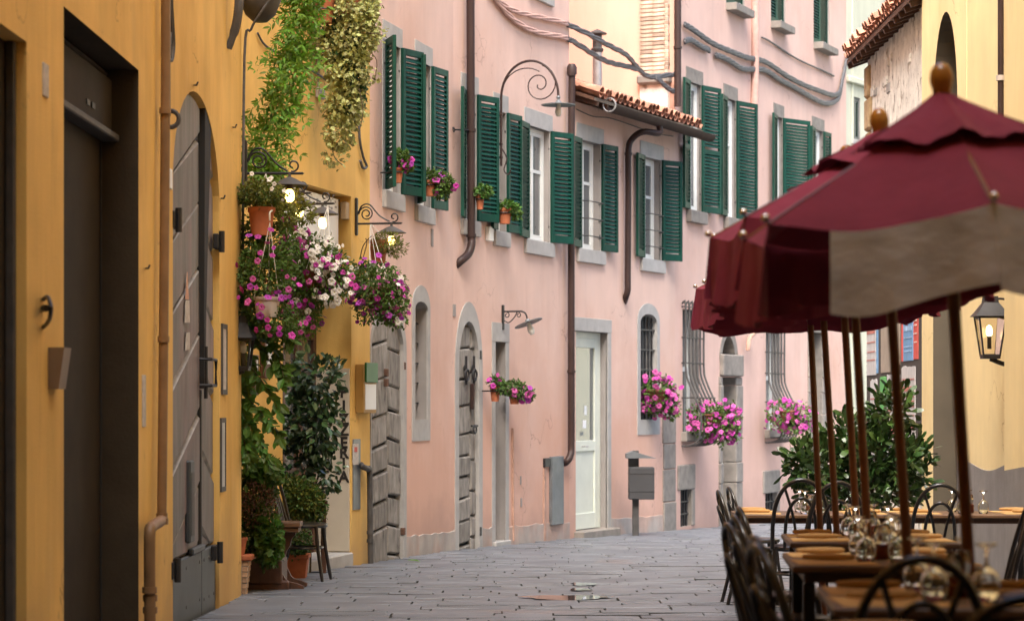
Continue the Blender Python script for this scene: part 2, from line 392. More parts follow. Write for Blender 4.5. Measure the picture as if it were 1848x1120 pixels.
M.update(
    lf_petunia=leafm('petunia_leaves', (.085, .15, .025)), lf_bright=leafm('wisteria_leaves', (.16, .32, .03), .3, .4),
    lf_ivy=leafm('variegated_ivy', (.42, .44, .17), .5, .25), lf_ivy2=leafm('dark_ivy', (.035, .10, .035)),
    lf_camellia=mat('camellia_leaf', (.042, .088, .028), .28, spec=.6, objrand=.35, trans=.12, var=.15, vscale=8), lf_camellia2=leafm('camellia_inner', (.026, .056, .02), .4, .12, .35, .5),
    lf_pitto=mat('laurel_leaf', (.05, .10, .022), .3, spec=.6, objrand=.4, trans=.2), lf_pitto2=leafm('laurel_inner', (.035, .075, .018), .45, .15, .35, .5),
    lf_bush=leafm('bush_leaves', (.06, .115, .02)), lf_olive=leafm('olive_yellow_leaves', (.15, .165, .03), .45, .3), lf_creeper=leafm('creeper_leaves', (.07, .15, .02), .35, .3),
    stem=mat('plant_stem', (.08, .055, .03), .8),
    fl_mag=mat('magenta_petals', (.44, .035, .30), .6, objrand=.3, trans=.2), fl_pink=mat('pink_petals', (.55, .095, .34), .6, objrand=.25, trans=.2),
    fl_white=mat('white_petals', (.8, .77, .72), .6, objrand=.06, trans=.2), fl_violet=mat('violet_petals', (.40, .045, .40), .6, objrand=.25, trans=.2),
    fl_eye=mat('petal_throat', (.30, .015, .17), .6), fl_eyew=mat('pale_throat', (.5, .5, .25), .6),
)
# ------------------------------------------------------------------ plan of the street
N_ = Wall((-2.53, -6.0), (-2.34, 20.9)); Y_ = Wall((-3.168, 20.85), (-1.62, 27.55))
A1 = Wall((-1.62, 27.55), (-.76, 31.27)); A2 = Wall((-.76, 31.27), (.842, 35.67))
L_ = Wall((.842, 35.67), (2.683, 39.81)); C_ = Wall((2.683, 39.81), (6.865, 49.67)); G_ = Wall((6.865, 49.67), (11.5, 58.0))
R1 = Wall((4.5, -6.0), (4.5, 22.1), -1); R2 = Wall((4.78, 22.1), (4.78, 28.2), -1); R3 = Wall((4.9, 28.2), (4.9, 33.3), -1)
LEFT = [(-2.53, -6), (-2.34, 20.9), (-3.1, 20.95), (-1.62, 27.55), (-.76, 31.27), (.842, 35.67), (2.683, 39.81), (6.865, 49.67), (11.5, 58)]
def left_x(y):
    for (a, b), (c, d) in zip(LEFT, LEFT[1:]):
        if b <= y <= d: return a + (c - a) * (y - b) / max(d - b, 1e-6)
    return 11.5

# ------------------------------------------------------------------ ground
gmat = mat('joint_earth', (.048, .047, .045), .95, var=.3, vscale=4, bump=.5)
smat = mat('paving_slate', (.122, .136, .160), .48, spec=.5, var=.2, vscale=2.2, bump=.55, bscale=11, objrand=.13,
           stains=[((.19, .11, .085), .5, .6, .7, .45, (1, 1, 1)), ((.10, .10, .105), 4, .58, .7, .6, (1, 1, 1)), ((.20, .2, .2), 2.5, .58, .72, .35, (1, 1, 1))])
kerbmat = mat('worn_gutter_stone', (.25, .24, .225), .7, var=.2, vscale=5, bump=.5, bscale=30)
mb = MB(); ys = [-30, -6, 5, 12, 18, 24, 30, 36, 42, 50, 60, 80, 140, 300]; xs = [-150, -40, -12, -4, 0, 4, 8, 14, 40, 150]
mb.add([(x, y, gz(y) - .012) for y in ys for x in xs], [(j * len(xs) + i, j * len(xs) + i + 1, (j + 1) * len(xs) + i + 1, (j + 1) * len(xs) + i) for j in range(len(ys) - 1) for i in range(len(xs) - 1)])
ground = mb.build('ground', gmat); ground['kind'] = 'structure'; WLOC[ground] = Vector()
stones = []; rnd = random.Random(3)
y = 11.0
PUD = (.49, 20.05)
while y < 52:
    dep = rnd.uniform(.24, .38); lx = left_x(y + dep / 2) + .02; rx = 4.45 if y < 31.4 else min(14, left_x(y) + 7.5)
    x = lx - rnd.uniform(0, .5) * (0 if y > 21 or y < 20 else 1); tilt = .05 * math.sin(y * .7) + .015
    while x < rx:
        w = rnd.uniform(.35, .95); x1 = min(x + w, rx + .3); g = .007
        jit = lambda s=.007: rnd.uniform(-s, s)
        q = [(x + g + jit(), y + g + jit(.03) + tilt * (x - lx)), (x1 - g + jit(), y + g + jit(.03) + tilt * (x1 - lx)),
             (x1 - g + jit(), y + dep - g + jit(.03) + tilt * (x1 - lx)), (x + g + jit(), y + dep - g + jit(.03) + tilt * (x - lx))]
        stones.append((q, y, (x + x1) / 2, rnd.uniform(-.003, .003), [jit(.0065) for _ in range(4)]))
        x = x1
    y += dep
def stone_geo(mb, q, dz, cz):
    cx = sum(p[0] for p in q) / 4; cy = sum(p[1] for p in q) / 4
    top = []; mid = []; bot = []
    for (px, py), c in zip(q, cz):
        k = .93
        bot.append((px, py, gz(py) - .015)); mid.append((px, py, gz(py) + .004 + dz + c * .7))
        top.append((cx + (px - cx) * (1 - .008), cy + (py - cy) * (1 - .016), gz(py) + .008 + dz + c * .7))
    vs = bot + mid + top; fs = []
    for i in range(4):
        j = (i + 1) % 4; fs += [(i, j, 4 + j, 4 + i)]
    mb.cm = 1; b = len(mb.v); mb.add(vs, fs); mb.cm = 0
    for f in [(8, 9, 10, 11)] + [(4 + i, 4 + (i + 1) % 4, 8 + (i + 1) % 4, 8 + i) for i in range(4)]: mb.f.append(tuple(b + q for q in f)); mb.m.append(0)
front = [s for s in stones if 17.0 < s[1] and s[2] < 1.9 + max(0, (s[1] - 24)) * .2]
front.sort(key=lambda s: s[1]); chosen = set(id(s) for s in front[:300]); rest = MB()
for s in stones:
    if id(s) in chosen:
        m1 = MB(); stone_geo(m1, s[0], s[3], s[4]); m1.build('paving_stone', [smat, gmat], ground)
    else: stone_geo(rest, s[0], s[3], s[4])
rest.build('paving', [smat, gmat], ground, kind='stuff')
# shallow puddles left in the worn paving
for i, (px, D, rx_, ry_) in enumerate([(1022, 20.45, .36, .26), (1052, 22.6, .12, .2), (1047, 21.7, .10, .14)]):
    mb = MB(); c = ground_at(px, D); ring = []
    for k in range(26):
        a = 2 * math.pi * k / 26; r = 1 + .16 * math.sin(3 * a + i) + .09 * math.sin(7 * a)
        ring.append((c.x + rx_ * r * math.cos(a), c.y + ry_ * r * math.sin(a), gz(D) + .0205))
    mb.poly(ring); p = mb.build('puddle', M['water']); p['kind'] = 'structure'

# ------------------------------------------------------------------ building pieces
def root_at(W, u, name, label, cat='building'):
    p = W.P(u, W.g(u)); return thing(name, label, cat, p)
def stone_surround(root, W, outer, inner, ob=-.02, of=.012, depth=-.2, m='stone', name='stone_surround'):
    mb = MB(); mb.ring([W.P(u, z, of) for u, z in outer], [W.P(u, z, of) for u, z in inner], [W.P(u, z, ob) for u, z in outer], [W.P(u, z, depth) for u, z in inner])
    return mb.build(name, M[m], root)
SLAT = {}
def slat_mesh(w):
    k = round(w, 3)
    if k not in SLAT:
        c, s = math.cos(R(58)), math.sin(R(58)); mb = MB(); mb.box((w / 2, 0, 0), (w, .060, .010), (1, 0, 0), (0, c, s), (0, -s, c)); SLAT[k] = mb.mesh('slat', M['green'])
    return SLAT[k]
def shutter(root, W, u, zb, zt, w, sign, off, o=.03, m='green', slats=True):
    """one louvred leaf hinged at u; sign +1 leans on beyond the opening, -1 on the near side; off = angle off the wall"""
    d = (W.d * sign * math.cos(off) + W.n * math.sin(off)).normalized(); nn = Vector((-d.y, d.x, 0)); h = zt - zb
    base = W.P(u, zb, o); Mx = Matrix(((d.x, nn.x, 0, base.x), (d.y, nn.y, 0, base.y), (0, 0, 1, base.z), (0, 0, 0, 1)))
    mb = MB(); st = .058; t = .042
    for x in (st / 2, w - st / 2): mb.bbox((x, 0, h / 2), (st, t, h), .004)
    for z, hh in ((.055, .11), (h - .04, .08)): mb.bbox((w / 2, 0, z), (w - 2 * st - .002, t - .002, hh), .004)
    if h > 2.1 and slats: mb.bbox((w / 2, 0, h * .48), (w - 2 * st - .002, t - .002, .08), .004)
    me = mb.mesh('shutter', M[m]); sh = inst('shutter', me, root, Mx); WLOC[sh] = Vector()
    hb = MB(); 
    for z in (h * .14, h * .84): hb.box((.0, .028 * (1 if sign > 0 else -1), z), (.05, .014, .03))
    inst('hinge', hb.mesh('hinge', M['iron']), sh, Matrix())
    sm = slat_mesh(w - 2 * st - .004); n = int((h - .2) / .058)
    for k in range(n):
        z = .125 + (h - .225) * (k + .5) / n
        if h > 2.1 and abs(z - h * .48) < .06: continue
        inst('slat', sm, sh, Matrix.Translation((st + .002, 0, z)))
    return sh
def leaf_off(W, u, w, dpx, sign, o=.03):
    """angle off the wall that gives a leaf of width w the wanted breadth in the photo"""
    best = None
    for k in range(0, 100):
        off = R(3 + k); d = W.d * sign * math.cos(off) + W.n * math.sin(off); p = W.P(u, 0, o); q = p + d * w
        e = abs((q.x / q.y - p.x / p.y) * F - dpx)
        if best is None or e < best[0]: best = (e, off)
    return best[1]
def window(root, W, xl, xr, yt, yb, at_right=True, fw=.14, lint=.24, sill=.2, depth=.14, leaves=None, frame='white', panes=2, curtain=True, sillproud=.05, bars=0, stone='stone'):
    """opening between photo columns xl..xr; returns (opening polygon, window part, limits)"""
    u0, u1 = W.U(xl), W.U(xr); ur = u1 if at_right else u0; xx = xr if at_right else xl
    zt = W.hit(xx, yt)[1]; zb = W.hit(xx, yb)[1]; w = u1 - u0; h = zt - zb
    mb = MB(); t = .055
    wbox(mb, W, u0, u0 + t, zb, zt, -depth, -depth + .06, .005); wbox(mb, W, u1 - t, u1, zb, zt, -depth, -depth + .06, .005)
    wbox(mb, W, u0 + t, u1 - t, zt - t, zt, -depth, -depth + .058, .005); wbox(mb, W, u0 + t, u1 - t, zb, zb + t, -depth, -depth + .058, .005)
    win = mb.build('window', M[frame], root)
    n = panes; ww = (w - 2 * t) / n
    for k in range(n):
        a = u0 + t + ww * k; b = a + ww; s = MB(); tt = .045
        wbox(s, W, a + .002, a + tt, zb + t, zt - t, -depth + .012, -depth + .05, .004); wbox(s, W, b - tt, b - .002, zb + t, zt - t, -depth + .012, -depth + .05, .004)
        for z in (zb + t, zb + t + (h - 2 * t) * .62, zt - t - tt): wbox(s, W, a + tt, b - tt, z, z + tt, -depth + .014, -depth + .048)
        s.build('sash', M[frame], win)
        g = MB(); wbox(g, W, a + tt, b - tt, zb + t + .01, zt - t - .01, -depth + .026, -depth + .032); g.build('pane', M['pane'], win)
    if curtain:
        c = MB(); c.poly([W.P(u0 + t, zb + .03, -depth - .02), W.P(u1 - t, zb + .03, -depth - .02), W.P(u1 - t, zt - .03, -depth - .02), W.P(u0 + t, zt - .03, -depth - .02)])
    else:
        c = MB(); c.poly([W.P(u0, zb, -depth - .05), W.P(u1, zb, -depth - .05), W.P(u1, zt, -depth - .05), W.P(u0, zt, -depth - .05)])
    c.build('curtain' if curtain else 'backing', M['curtain' if curtain else 'dark'], win)
    op = rect(u0, u1, zb, zt)
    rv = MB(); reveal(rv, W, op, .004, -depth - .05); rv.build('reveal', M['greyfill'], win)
    if lint: l = MB(); wbox(l, W, u0 - fw, u1 + fw, zt, zt + lint, -.03, .012, .004); l.build('lintel', M[stone], win)
    if sill: l = MB(); wbox(l, W, u0 - fw, u1 + fw, zb - sill, zb, -.03, sillproud, .006); l.build('sill', M[stone], win)
    if fw:
        for a, b in ((u0 - fw, u0), (u1, u1 + fw)): l = MB(); wbox(l, W, a, b, zb + .001, zt - .001, -.03, .010, .003); l.build('jamb', M[stone], win)
    if bars:
        for k in range(bars):
            z = zb + h * (.12 + .16 * k); l = MB(); l.tube([W.P(u0, z, -.02), W.P(u0 + .1, z, .1), W.P(u1 - .1, z, .1), W.P(u1, z, -.02)], .009, 6); l.build('guard_bar', M['iron'], win)
    if leaves:
        wl_, lo, wr, ro = leaves
        if wl_: shutter(root, W, u0 - .01, zb + .01, zt + .01, wl_, -1, lo)
        if wr: shutter(root, W, u1 + .01, zb + .01, zt + .01, wr, 1, ro if ro < 6 else leaf_off(W, u1 + .01, wr, ro, 1))
    return op
def plinth(root, W, u0, u1, h, m='cement', of=.012):
    n = max(3, int((u1 - u0) / .18)); top = [(u0 + (u1 - u0) * k / n, W.g(u0 + (u1 - u0) * k / n) + h + random.uniform(-.02, .02)) for k in range(n + 1)]
    mb = MB(); pts = [(u0, W.g(u0) - .1), (u1, W.g(u1) - .1)] + top[::-1]
    board_mesh(mb, W, pts, -.02, of, .004); return mb.build('plinth', M[m], root)
def pipe(root, pts, r, m, name='drainpipe', n=10, k=5, rings=()):
    mb = MB(); mb.tube(smooth_path(pts, k), r, n); o = mb.build(name, M[m], root, smooth=40)
    for p, ax in rings:
        c = MB(); ax = Vector(ax).normalized(); c.tube([Vector(p) - ax * .02, Vector(p) + ax * .02], r * 1.22, n); c.build('collar', M[m], o, smooth=40)
    return o
def double_door(root, W, outline, uc, zb, pitch, slope, o, m, bev=.012, gap=.008, z_from=None, rough=0.0, name='door_leaf', seed=1):
    """two leaves of boards laid as an upturned chevron, clipped to the opening's outline"""
    rr = random.Random(seed); u0 = min(p[0] for p in outline); u1 = max(p[0] for p in outline); zt = max(p[1] for p in outline)
    leaves = []
    for side in (-1, 1):
        back = clip_poly(outline, rect(u0 - 1, uc - gap, zb - 2, zt + 1) if side < 0 else rect(uc + gap, u1 + 1, zb - 2, zt + 1))
        mb = MB(); mb.poly([W.P(u, z, o - .06) for u, z in back]); leaf = mb.build(name, M['dark'], root); leaves.append(leaf)
        z = zb - (u1 - u0) * slope
        while z < zt + 1:
            p = pitch * rr.uniform(.8, 1.2); ua, ub = (u0 - .05, uc - gap) if side < 0 else (uc + gap, u1 + .05)
            lo = lambda u, z_=z: z_ - abs(u - uc) * slope
            q = [(ua, lo(ua) + gap), (ub, lo(ub) + gap), (ub, lo(ub) + p - gap), (ua, lo(ua) + p - gap)]
            if rough: q = [(a, b + rr.uniform(-rough, rough)) for a, b in q]
            q = clip_poly(q, outline); q = clip_poly(q, rect(u0 - 1, u1 + 1, (z_from or zb), zt + 1)) if q else q
            if q and max(b for a, b in q) - min(b for a, b in q) > .03:
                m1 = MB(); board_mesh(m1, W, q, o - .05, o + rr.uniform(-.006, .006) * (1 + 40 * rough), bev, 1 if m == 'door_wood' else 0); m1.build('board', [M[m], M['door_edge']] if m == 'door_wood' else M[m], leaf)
            z += p
    return leaves
def strap(mb, W, px, py, w, h, o): 
    u, z = W.hit(px, py); wbox(mb, W, u - w / 2, u + w / 2, z - h / 2, z + h / 2, o, o + .05, .008); return mb

# ------------------------------------------------------------------ near yellow house on the left
near = root_at(N_, 18, 'yellow_house', 'yellow plastered house with a dark garage opening and a tall arched board door')
gL, gR = N_.U(115), N_.U(250); gz_t = N_.hit(250, 127)[1]
aL, aR = N_.U(312), N_.U(396); aT = N_.hit(353, 165)[1]; aS = N_.hit(312, 330)[1]
a_out = archp(aL, aR, N_.g(aR) - .25, aS, aT, 20)
eL, eR = N_.U(-40), N_.U(48); eT = N_.hit(48, 76)[1]
gar = rect(gL, gR, N_.g(gR) - .3, gz_t); ent = rect(eL, eR, N_.g(eR) - .3, eT)
facade(near, N_, 0, N_.L, 15, [a_out, gar, ent], M['yellow'], thick=None)
mb = MB()   # return wall at the corner, where the house ends
mb.poly([N_.P(N_.L, -1, 0), N_.P(N_.L, 15, 0), N_.P(N_.L, 15, -6), N_.P(N_.L, -1, -6)]); mb.poly([N_.P(0, 11.5, 0), N_.P(N_.L, 15, 0), N_.P(N_.L, 15, -6), N_.P(0, 11.5, -6)])
mb.build('side_wall', M['yellow'], near)
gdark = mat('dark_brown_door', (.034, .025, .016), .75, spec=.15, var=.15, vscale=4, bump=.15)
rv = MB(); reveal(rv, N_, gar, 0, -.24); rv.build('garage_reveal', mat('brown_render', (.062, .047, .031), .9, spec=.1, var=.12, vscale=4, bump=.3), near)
mb = MB(); wbox(mb, N_, gL - .02, gR + .02, gar[0][1], gz_t + .02, -.30, -.235); gd = mb.build('garage_door', gdark, near)
zl = N_.hit(190, 240, -.2)[1]
mb = MB(); wbox(mb, N_, gL + .01, gR - .05, zl, zl + .34, -.234, -.16, .01); mb.build('shutter_box', gdark, gd)
mb = MB(); wbox(mb, N_, gL + .01, gR - .05, zl + .36, gz_t - .02, -.234, -.18, .01); mb.build('shutter_box', gdark, gd)
mb = MB(); wbox(mb, N_, gL + .01, gR - .01, zl - .05, zl - .005, -.234, -.12, .008); mb.build('shutter_rail', M['iron_grey'], gd)
mb = MB(); u, z = N_.hit(155, 188, -.16)
for k in (0, .17): wbox(mb, N_, u + k, u + k + .1, z, z + .035, -.16, -.152)
mb.build('vent_slot', M['iron'], gd)
mb = MB(); wbox(mb, N_, gR - .075, gR - .045, gar[0][1], zl - .06, -.234, -.225); mb.build('door_gap', M['dark'], gd)
rv = MB(); reveal(rv, N_, ent, 0, -.12); rv.build('door_reveal', M['yellow'], near)
mb = MB(); wbox(mb, N_, eL, eR, ent[0][1], eT, -.14, -.10); ed = mb.build('entrance_door', gdark, near)
mb = MB(); wbox(mb, N_, eR - .05, eR, ent[0][1], eT, -.099, -.05, .008); mb.build('door_frame', M['iron_grey'], ed)
# tall arched door of chevron boards
rv = MB(); reveal(rv, N_, a_out, 0, -.16); rv.build('arch_reveal', M['yellow'], near)
uc = N_.U(357, -.06); plT = N_.hit(390, 979, -.05)[1]
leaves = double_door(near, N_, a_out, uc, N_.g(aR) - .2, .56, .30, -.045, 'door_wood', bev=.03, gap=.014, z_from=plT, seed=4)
zz0 = lambda y: N_.hit(357, y)[1]
mb = MB(); board_mesh(mb, N_, [(uc - .03, zz0(700)), (uc + .02, zz0(700)), (uc + .08, zz0(560)), (uc + .20, zz0(400)), (uc + .40, zz0(182)), (uc + .02, zz0(176)), (uc - .02, zz0(400)), (uc - .04, zz0(560))], -.06, -.005, .004); mb.build('door_gap', M['dark'], near)
mb = MB(); wbox(mb, N_, uc - .025, uc + .025, plT, zz0(702), -.06, -.03, .01); mb.build('meeting_bead', M['iron'], near)
for s, (a, b) in zip(leaves, ((aL + .02, uc - .006), (uc + .006, aR - .01))):
    mb = MB(); wbox(mb, N_, a, b, N_.g(b) - .1, plT, -.08, -.03, .01); pl = mb.build('kick_plate', M['plate'], s)
    mb = MB()
    for u in (a + .12, (a + b) / 2, b - .12):
        for z in (plT - .08, N_.g(b) + .12): mb.lathe([(0, .006), (.012, .004), (.014, 0)], N_.P(u, z, -.03), 8, N_.d, (0, 0, 1), N_.n)
    mb.build('rivet', M['iron_grey'], pl)
mb = MB(); wbox(mb, N_, uc - .5 * 0 - .62, uc + .04, plT, plT + .05, -.05, -.005, .01)
mb.build('weather_bar', M['plate'], leaves[0])
for px, py, lf in ((320, 397, 0), (398, 436, 1), (318, 1028, 0), (395, 996, 1)):
    u, z = N_.hit(px, py, .02); mb = MB(); wbox(mb, N_, u - .09, u + .09, z - .06, z + .06, -.03, .012, .006); mb.tube([N_.P(u, z - .085, .03), N_.P(u, z + .085, .03)], .024, 8); mb.build('hinge', M['iron'], leaves[lf])
mb = MB(); u, z = N_.hit(346, 985, -.02); u2, z2 = N_.hit(354, 838, -.02); uf = N_.U(345, -.02)
stf = MB(); wbox(stf, N_, uf - .11, uf + .11, z + .03, z2 + .04, -.05, -.008, .012); fl = stf.build('letter_flap', M['plate'], leaves[0])
mb = MB(); wbox(mb, N_, uf - .07, uf + .07, z + .08, z2 - .05, -.008, -.004); mb.build('flap_panel', M['iron_grey'], fl)
mb = MB(); u, z = N_.hit(372, 672, .0)   # loop handle and its bolt
mb.tube([N_.P(u - .16, z + .1, -.03), N_.P(u - .16, z + .1, .06), N_.P(u + .12, z + .1, .06), N_.P(u + .12, z - .1, .06), N_.P(u - .16, z - .1, .06), N_.P(u - .16, z - .1, -.03)], .014, 6)
mb.tube([N_.P(u - .02, z + .2, .0), N_.P(u - .02, z - .2, .0)], .016, 6); mb.build('handle', M['iron'], leaves[1])
st_or = mat('faded_orange_sticker', (.55, .30, .2), .7, var=.15, vscale=20); st_wh = mat('worn_white_sticker', (.5, .46, .42), .7, var=.2, vscale=25)
def sticker(W, poly_px, o, m, parent, name='sticker'):
    a = [W.hit(x, y, o) for x, y in poly_px]; mb = MB(); pts = [W.P(u, z, o) for u, z in a]; mb.prism(pts, [p - W.n * .004 for p in pts]); return mb.build(name, m, parent)
sticker(N_, [(335, 540), (341, 540), (338.5, 490)], -.03, st_or, leaves[0]); sticker(N_, [(334, 582), (343, 582), (342, 542), (335, 542)], -.03, st_wh, leaves[0]); sticker(N_, [(335, 632), (342.5, 630), (343, 599), (337, 600)], -.03, st_wh, leaves[0])
# service pipes, meter plates and small iron things on the yellow wall
pipe(near, [N_.pt(x, y, .06) for x, y in ((299, -40), (299, 120), (297, 400), (295, 640), (292, 930))], .032, 'ochre_pipe', 'gas_pipe', rings=[(N_.pt(295, 612, .06), (0, 0, 1)), (N_.pt(298, 200, .06), (0, 0, 1))])
pipe(near, [N_.pt(x, y, .08) for x, y in ((292, 925), (291, 938), (282, 944), (274, 950), (270, 965), (270, 1060), (271, 1140))], .038, 'ochre_pipe', 'gas_pipe', rings=[(N_.pt(291, 940, .08), (0, 0, 1)), (N_.pt(270, 1064, .08), (0, 0, 1)), (N_.pt(271, 1078, .08), (0, 0, 1)), (N_.pt(271, 1100, .08), (0, 0, 1))])
mb = MB()
for dx, r in ((0, .014), (6, .011)): mb.tube(smooth_path([N_.pt(x + dx * .5, y, .05) for x, y in ((306, -20), (309, 40), (311, 85), (307, 110), (303, 88), (305, 60))], 5), r, 6)
mb.tube([N_.pt(305, 108, .03), N_.pt(305, 210, .03)], .012, 6); mb.tube(arc(N_.pt(308, 215, .09), .055, 0, 2 * math.pi, 14, N_.n, (0, 0, 1)), .016, 6)
mb.build('cable_loop', M['iron_grey'], near)
mb = MB(); u, z = N_.hit(410, 60); 
mb.tube(smooth_path([N_.pt(x, y, o) for x, y, o in ((433, -60, .10), (431, 10, .10), (425, 50, .07), (412, 88, .01))], 5), [.038] * 12 + [.03] * 4, 8); mb.build('curved_pipe', M['iron_grey'], near, smooth=40)
def cover(W, x0, x1, y0, y1, m, o=.01, name='cover_plate', parent=near, rim=True):
    u0, u1 = W.U(x0), W.U(x1); zt = W.hit(x0, y0)[1]; zb = W.hit(x0, y1)[1]; mb = MB(); wbox(mb, W, u0, u1, zb, zt, -.01, o, .003); p = mb.build(name, m, parent)
    if rim:
        k = MB(); a = rect(u0 - .015, u1 + .015, zb - .02, zt + .02); c = rect(u0 + .02, u1 - .02, zb + .02, zt - .02)
        k.ring([W.P(u, z, o + .006) for u, z in a], [W.P(u, z, o + .006) for u, z in c], [W.P(u, z, -.01) for u, z in a], [W.P(u, z, o - .002) for u, z in c]); k.build('rim', M['iron_grey'], p)
    return p
cover(N_, 399, 407, 588, 707, st_wh); cover(N_, 397, 404.5, 758, 883, M['zinc'])
cover(N_, 256, 261, 676, 770, st_wh, rim=False); cover(N_, 76, 85, 112, 172, st_wh, rim=False); cover(N_, 305, 309, 304, 340, M['sign'], rim=False)
mb = MB()
for x, y in ((268, 484), (404, 358), (355, 154), (425, 230)): mb.tube([N_.pt(x - 5, y, 0), N_.pt(x, y, .06), N_.pt(x + 2, y - 5, .1)], .007, 5)
mb.build('iron_pin', M['iron_grey'], near)
mb = MB(); c = N_.pt(80, 562, .1); mb.tube(smooth_path([N_.pt(78, 540, 0), N_.pt(86, 536, .1), N_.pt(92, 555, .17), N_.pt(88, 578, .12), N_.pt(78, 590, 0)], 6), .011, 8); mb.tube([N_.pt(78, 556, 0), N_.pt(84, 556, .06)], .018, 8); mb.build('tether_ring', M['iron'], near)
mb = MB(); u, z = N_.hit(90, 665)
mb.prism([N_.P(u - .05, z + .11, 0), N_.P(u - .05, z + .11, .085), N_.P(u - .05, z - .105, .055), N_.P(u - .05, z - .105, 0)], [N_.P(u + .14, z + .11, 0), N_.P(u + .14, z + .11, .085), N_.P(u + .14, z - .105, .055), N_.P(u + .14, z - .105, 0)])
mb.build('intercom_box', mat('dull_tan_metal', (.20, .14, .09), .5, metal=.3, var=.1), near)
sl = thing('street_lamp', 'dark bowl street lamp seen from below at the top of the yellow wall', 'street lamp', N_.pt(452, 30, 0))
mb = MB(); c = at(470, 40, 20.95)
mb.lathe([(0, .0), (.06, .0), (.13, .06), (.18, .18), (.19, .34), (.1, .42), (0, .42)], c, 16); mb.build('bowl', M['iron_grey'], sl, smooth=50)
mb = MB(); mb.tube(smooth_path([N_.P(N_.L - .15, c.z + .5, 0), N_.P(N_.L - .15, c.z + .55, .2), c + Vector((0, 0, .42))], 5), .025, 8); mb.build('arm', M['iron_grey'], sl)
mb = MB(); mb.tube(smooth_path([c + Vector((.15, -.12, .25)), c + Vector((.02, -.15, .06)), c + Vector((-.07, -.1, -.08)), N_.P(N_.L - .02, c.z - .3, .03), N_.P(N_.L - .02, c.z - 2.2, .015)], 5), .012, 6); mb.build('cable', M['cable'], sl)

# ------------------------------------------------------------------ trattoria: yellow house with the deep doorway
trat = root_at(Y_, 4, 'trattoria', 'yellow trattoria front with a deep doorway, white signboard and hanging lamps')
dL, dR = Y_.U(510), Y_.U(634); dT = Y_.hit(634, 355)[1]; dop = rect(dL, dR, Y_.g(dR) - .3, dT)
facade(trat, Y_, -.6, Y_.L, 10.5, [dop], M['yellow'], thick=None)
rv = MB(); reveal(rv, Y_, dop, 0, -.42); rv.build('reveal', M['yellow'], trat)
mb = MB(); wbox(mb, Y_, dL, dR, dop[0][1], dT, -.50, -.46); dd = mb.build('door', M['brown'], trat)
n = 4; ww = (dR - dL) / n
for k in range(n):
    a = dL + ww * k; mb = MB(); o0, o1 = -.46, -.40
    wbox(mb, Y_, a + .01, a + .10, dop[0][1], dT, o0, o1, .008); wbox(mb, Y_, a + ww - .1, a + ww - .01, dop[0][1], dT, o0, o1, .008)
    for z in (Y_.g(dR) + .25, Y_.g(dR) + 1.0, Y_.g(dR) + 2.5): wbox(mb, Y_, a + .1, a + ww - .1, z, z + .1, o0 + .005, o1 - .005, .006)
    mb.build('door_leaf', M['brown'], dd)
    mb = MB(); wbox(mb, Y_, a + .1, a + ww - .1, Y_.g(dR) + 1.1, Y_.g(dR) + 2.5, -.445, -.44); mb.build('pane', M['pane'], dd)
su0, su1 = Y_.U(500, -.1), Y_.U(617, -.1); szb = Y_.hit(615, 468, -.1)[1]
mb = MB(); wbox(mb, Y_, dL + .01, min(su1, dR - .16), szb, dT - .04, -.16, -.10, .004); sb = mb.build('signboard', M['sign'], trat)
mb = MB(); rr = random.Random(5)
for k in range(26):
    u, z = Y_.hit(rr.uniform(556, 606), rr.uniform(352, 378), -.1); wbox(mb, Y_, u - rr.uniform(.01, .04), u + rr.uniform(.005, .05), z - .004, z + rr.uniform(.004, .03), -.101, -.0975)
mb.build('faded_lettering', mat('faded_print', (.33, .33, .36), .6), sb)
mb = MB()
for px, py in ((613, 362), (613, 444)): u, z = Y_.hit(px, py, -.1); mb.lathe([(0, .008), (.014, .006), (.016, 0)], Y_.P(u - .03, z, -.1), 8, Y_.d, (0, 0, 1), Y_.n)
mb.build('screw', M['iron'], sb)
mb = MB(); u, z = Y_.hit(625, 380, -.05); wbox(mb, Y_, dR - .13, dR - .002, z - .1, z + .09, -.09, -.02, .008); mb.build('alarm_box', mat('tan_box', (.42, .31, .19), .6), trat)
# lettered panel that lines the right jamb
bz0, bz1 = Y_.g(dR) + .16, Y_.hit(626, 664)[1]
J = Wall((Y_.P(dR - .03, 0, -.42).x, Y_.P(dR - .03, 0, -.42).y), (Y_.P(dR - .03, 0, .0).x, Y_.P(dR - .03, 0, .0).y)); 
mb = MB(); wbox(mb, J, -.02, J.L - .015, bz0, bz1, -.022, .004, .004); bp = mb.build('lettered_panel', M['beige'], trat)
fd = Vector((J.d.x, J.d.y, 0)); fn = J.n
if fn.y > 0: fn = -fn
JM = Matrix(((fd.x, 0, fn.x, 0), (fd.y, 0, fn.y, 0), (0, 1, 0, 0), (0, 0, 0, 1)))
def letters(word, ucol, zs, size):
    for ch, z in zip(word, zs):
        p = J.P(ucol, z) + fn * (.009 if (fn - J.n).length < .01 else .03)
        inst('letter', text_mesh(ch, size, .002, .006, M['ink']), bp, Matrix.Translation(p) @ JM)
zz = [Y_.hit(618, y)[1] for y in (708, 733, 757, 777, 800, 818, 838, 862)]
letters('PIZZERIA', J.L - .075, zz, .17)
letters('RISTORANTE', J.L - .30, [Y_.hit(606, y)[1] for y in (700, 721, 742, 762, 780, 795, 812, 840, 862, 884)], .16)
mb = MB(); q = [Y_.P(dL - .1, 0, .02), Y_.P(dR + .02, 0, .02), Y_.P(dR + .02, 0, -.42), Y_.P(dL - .1, 0, -.42)]
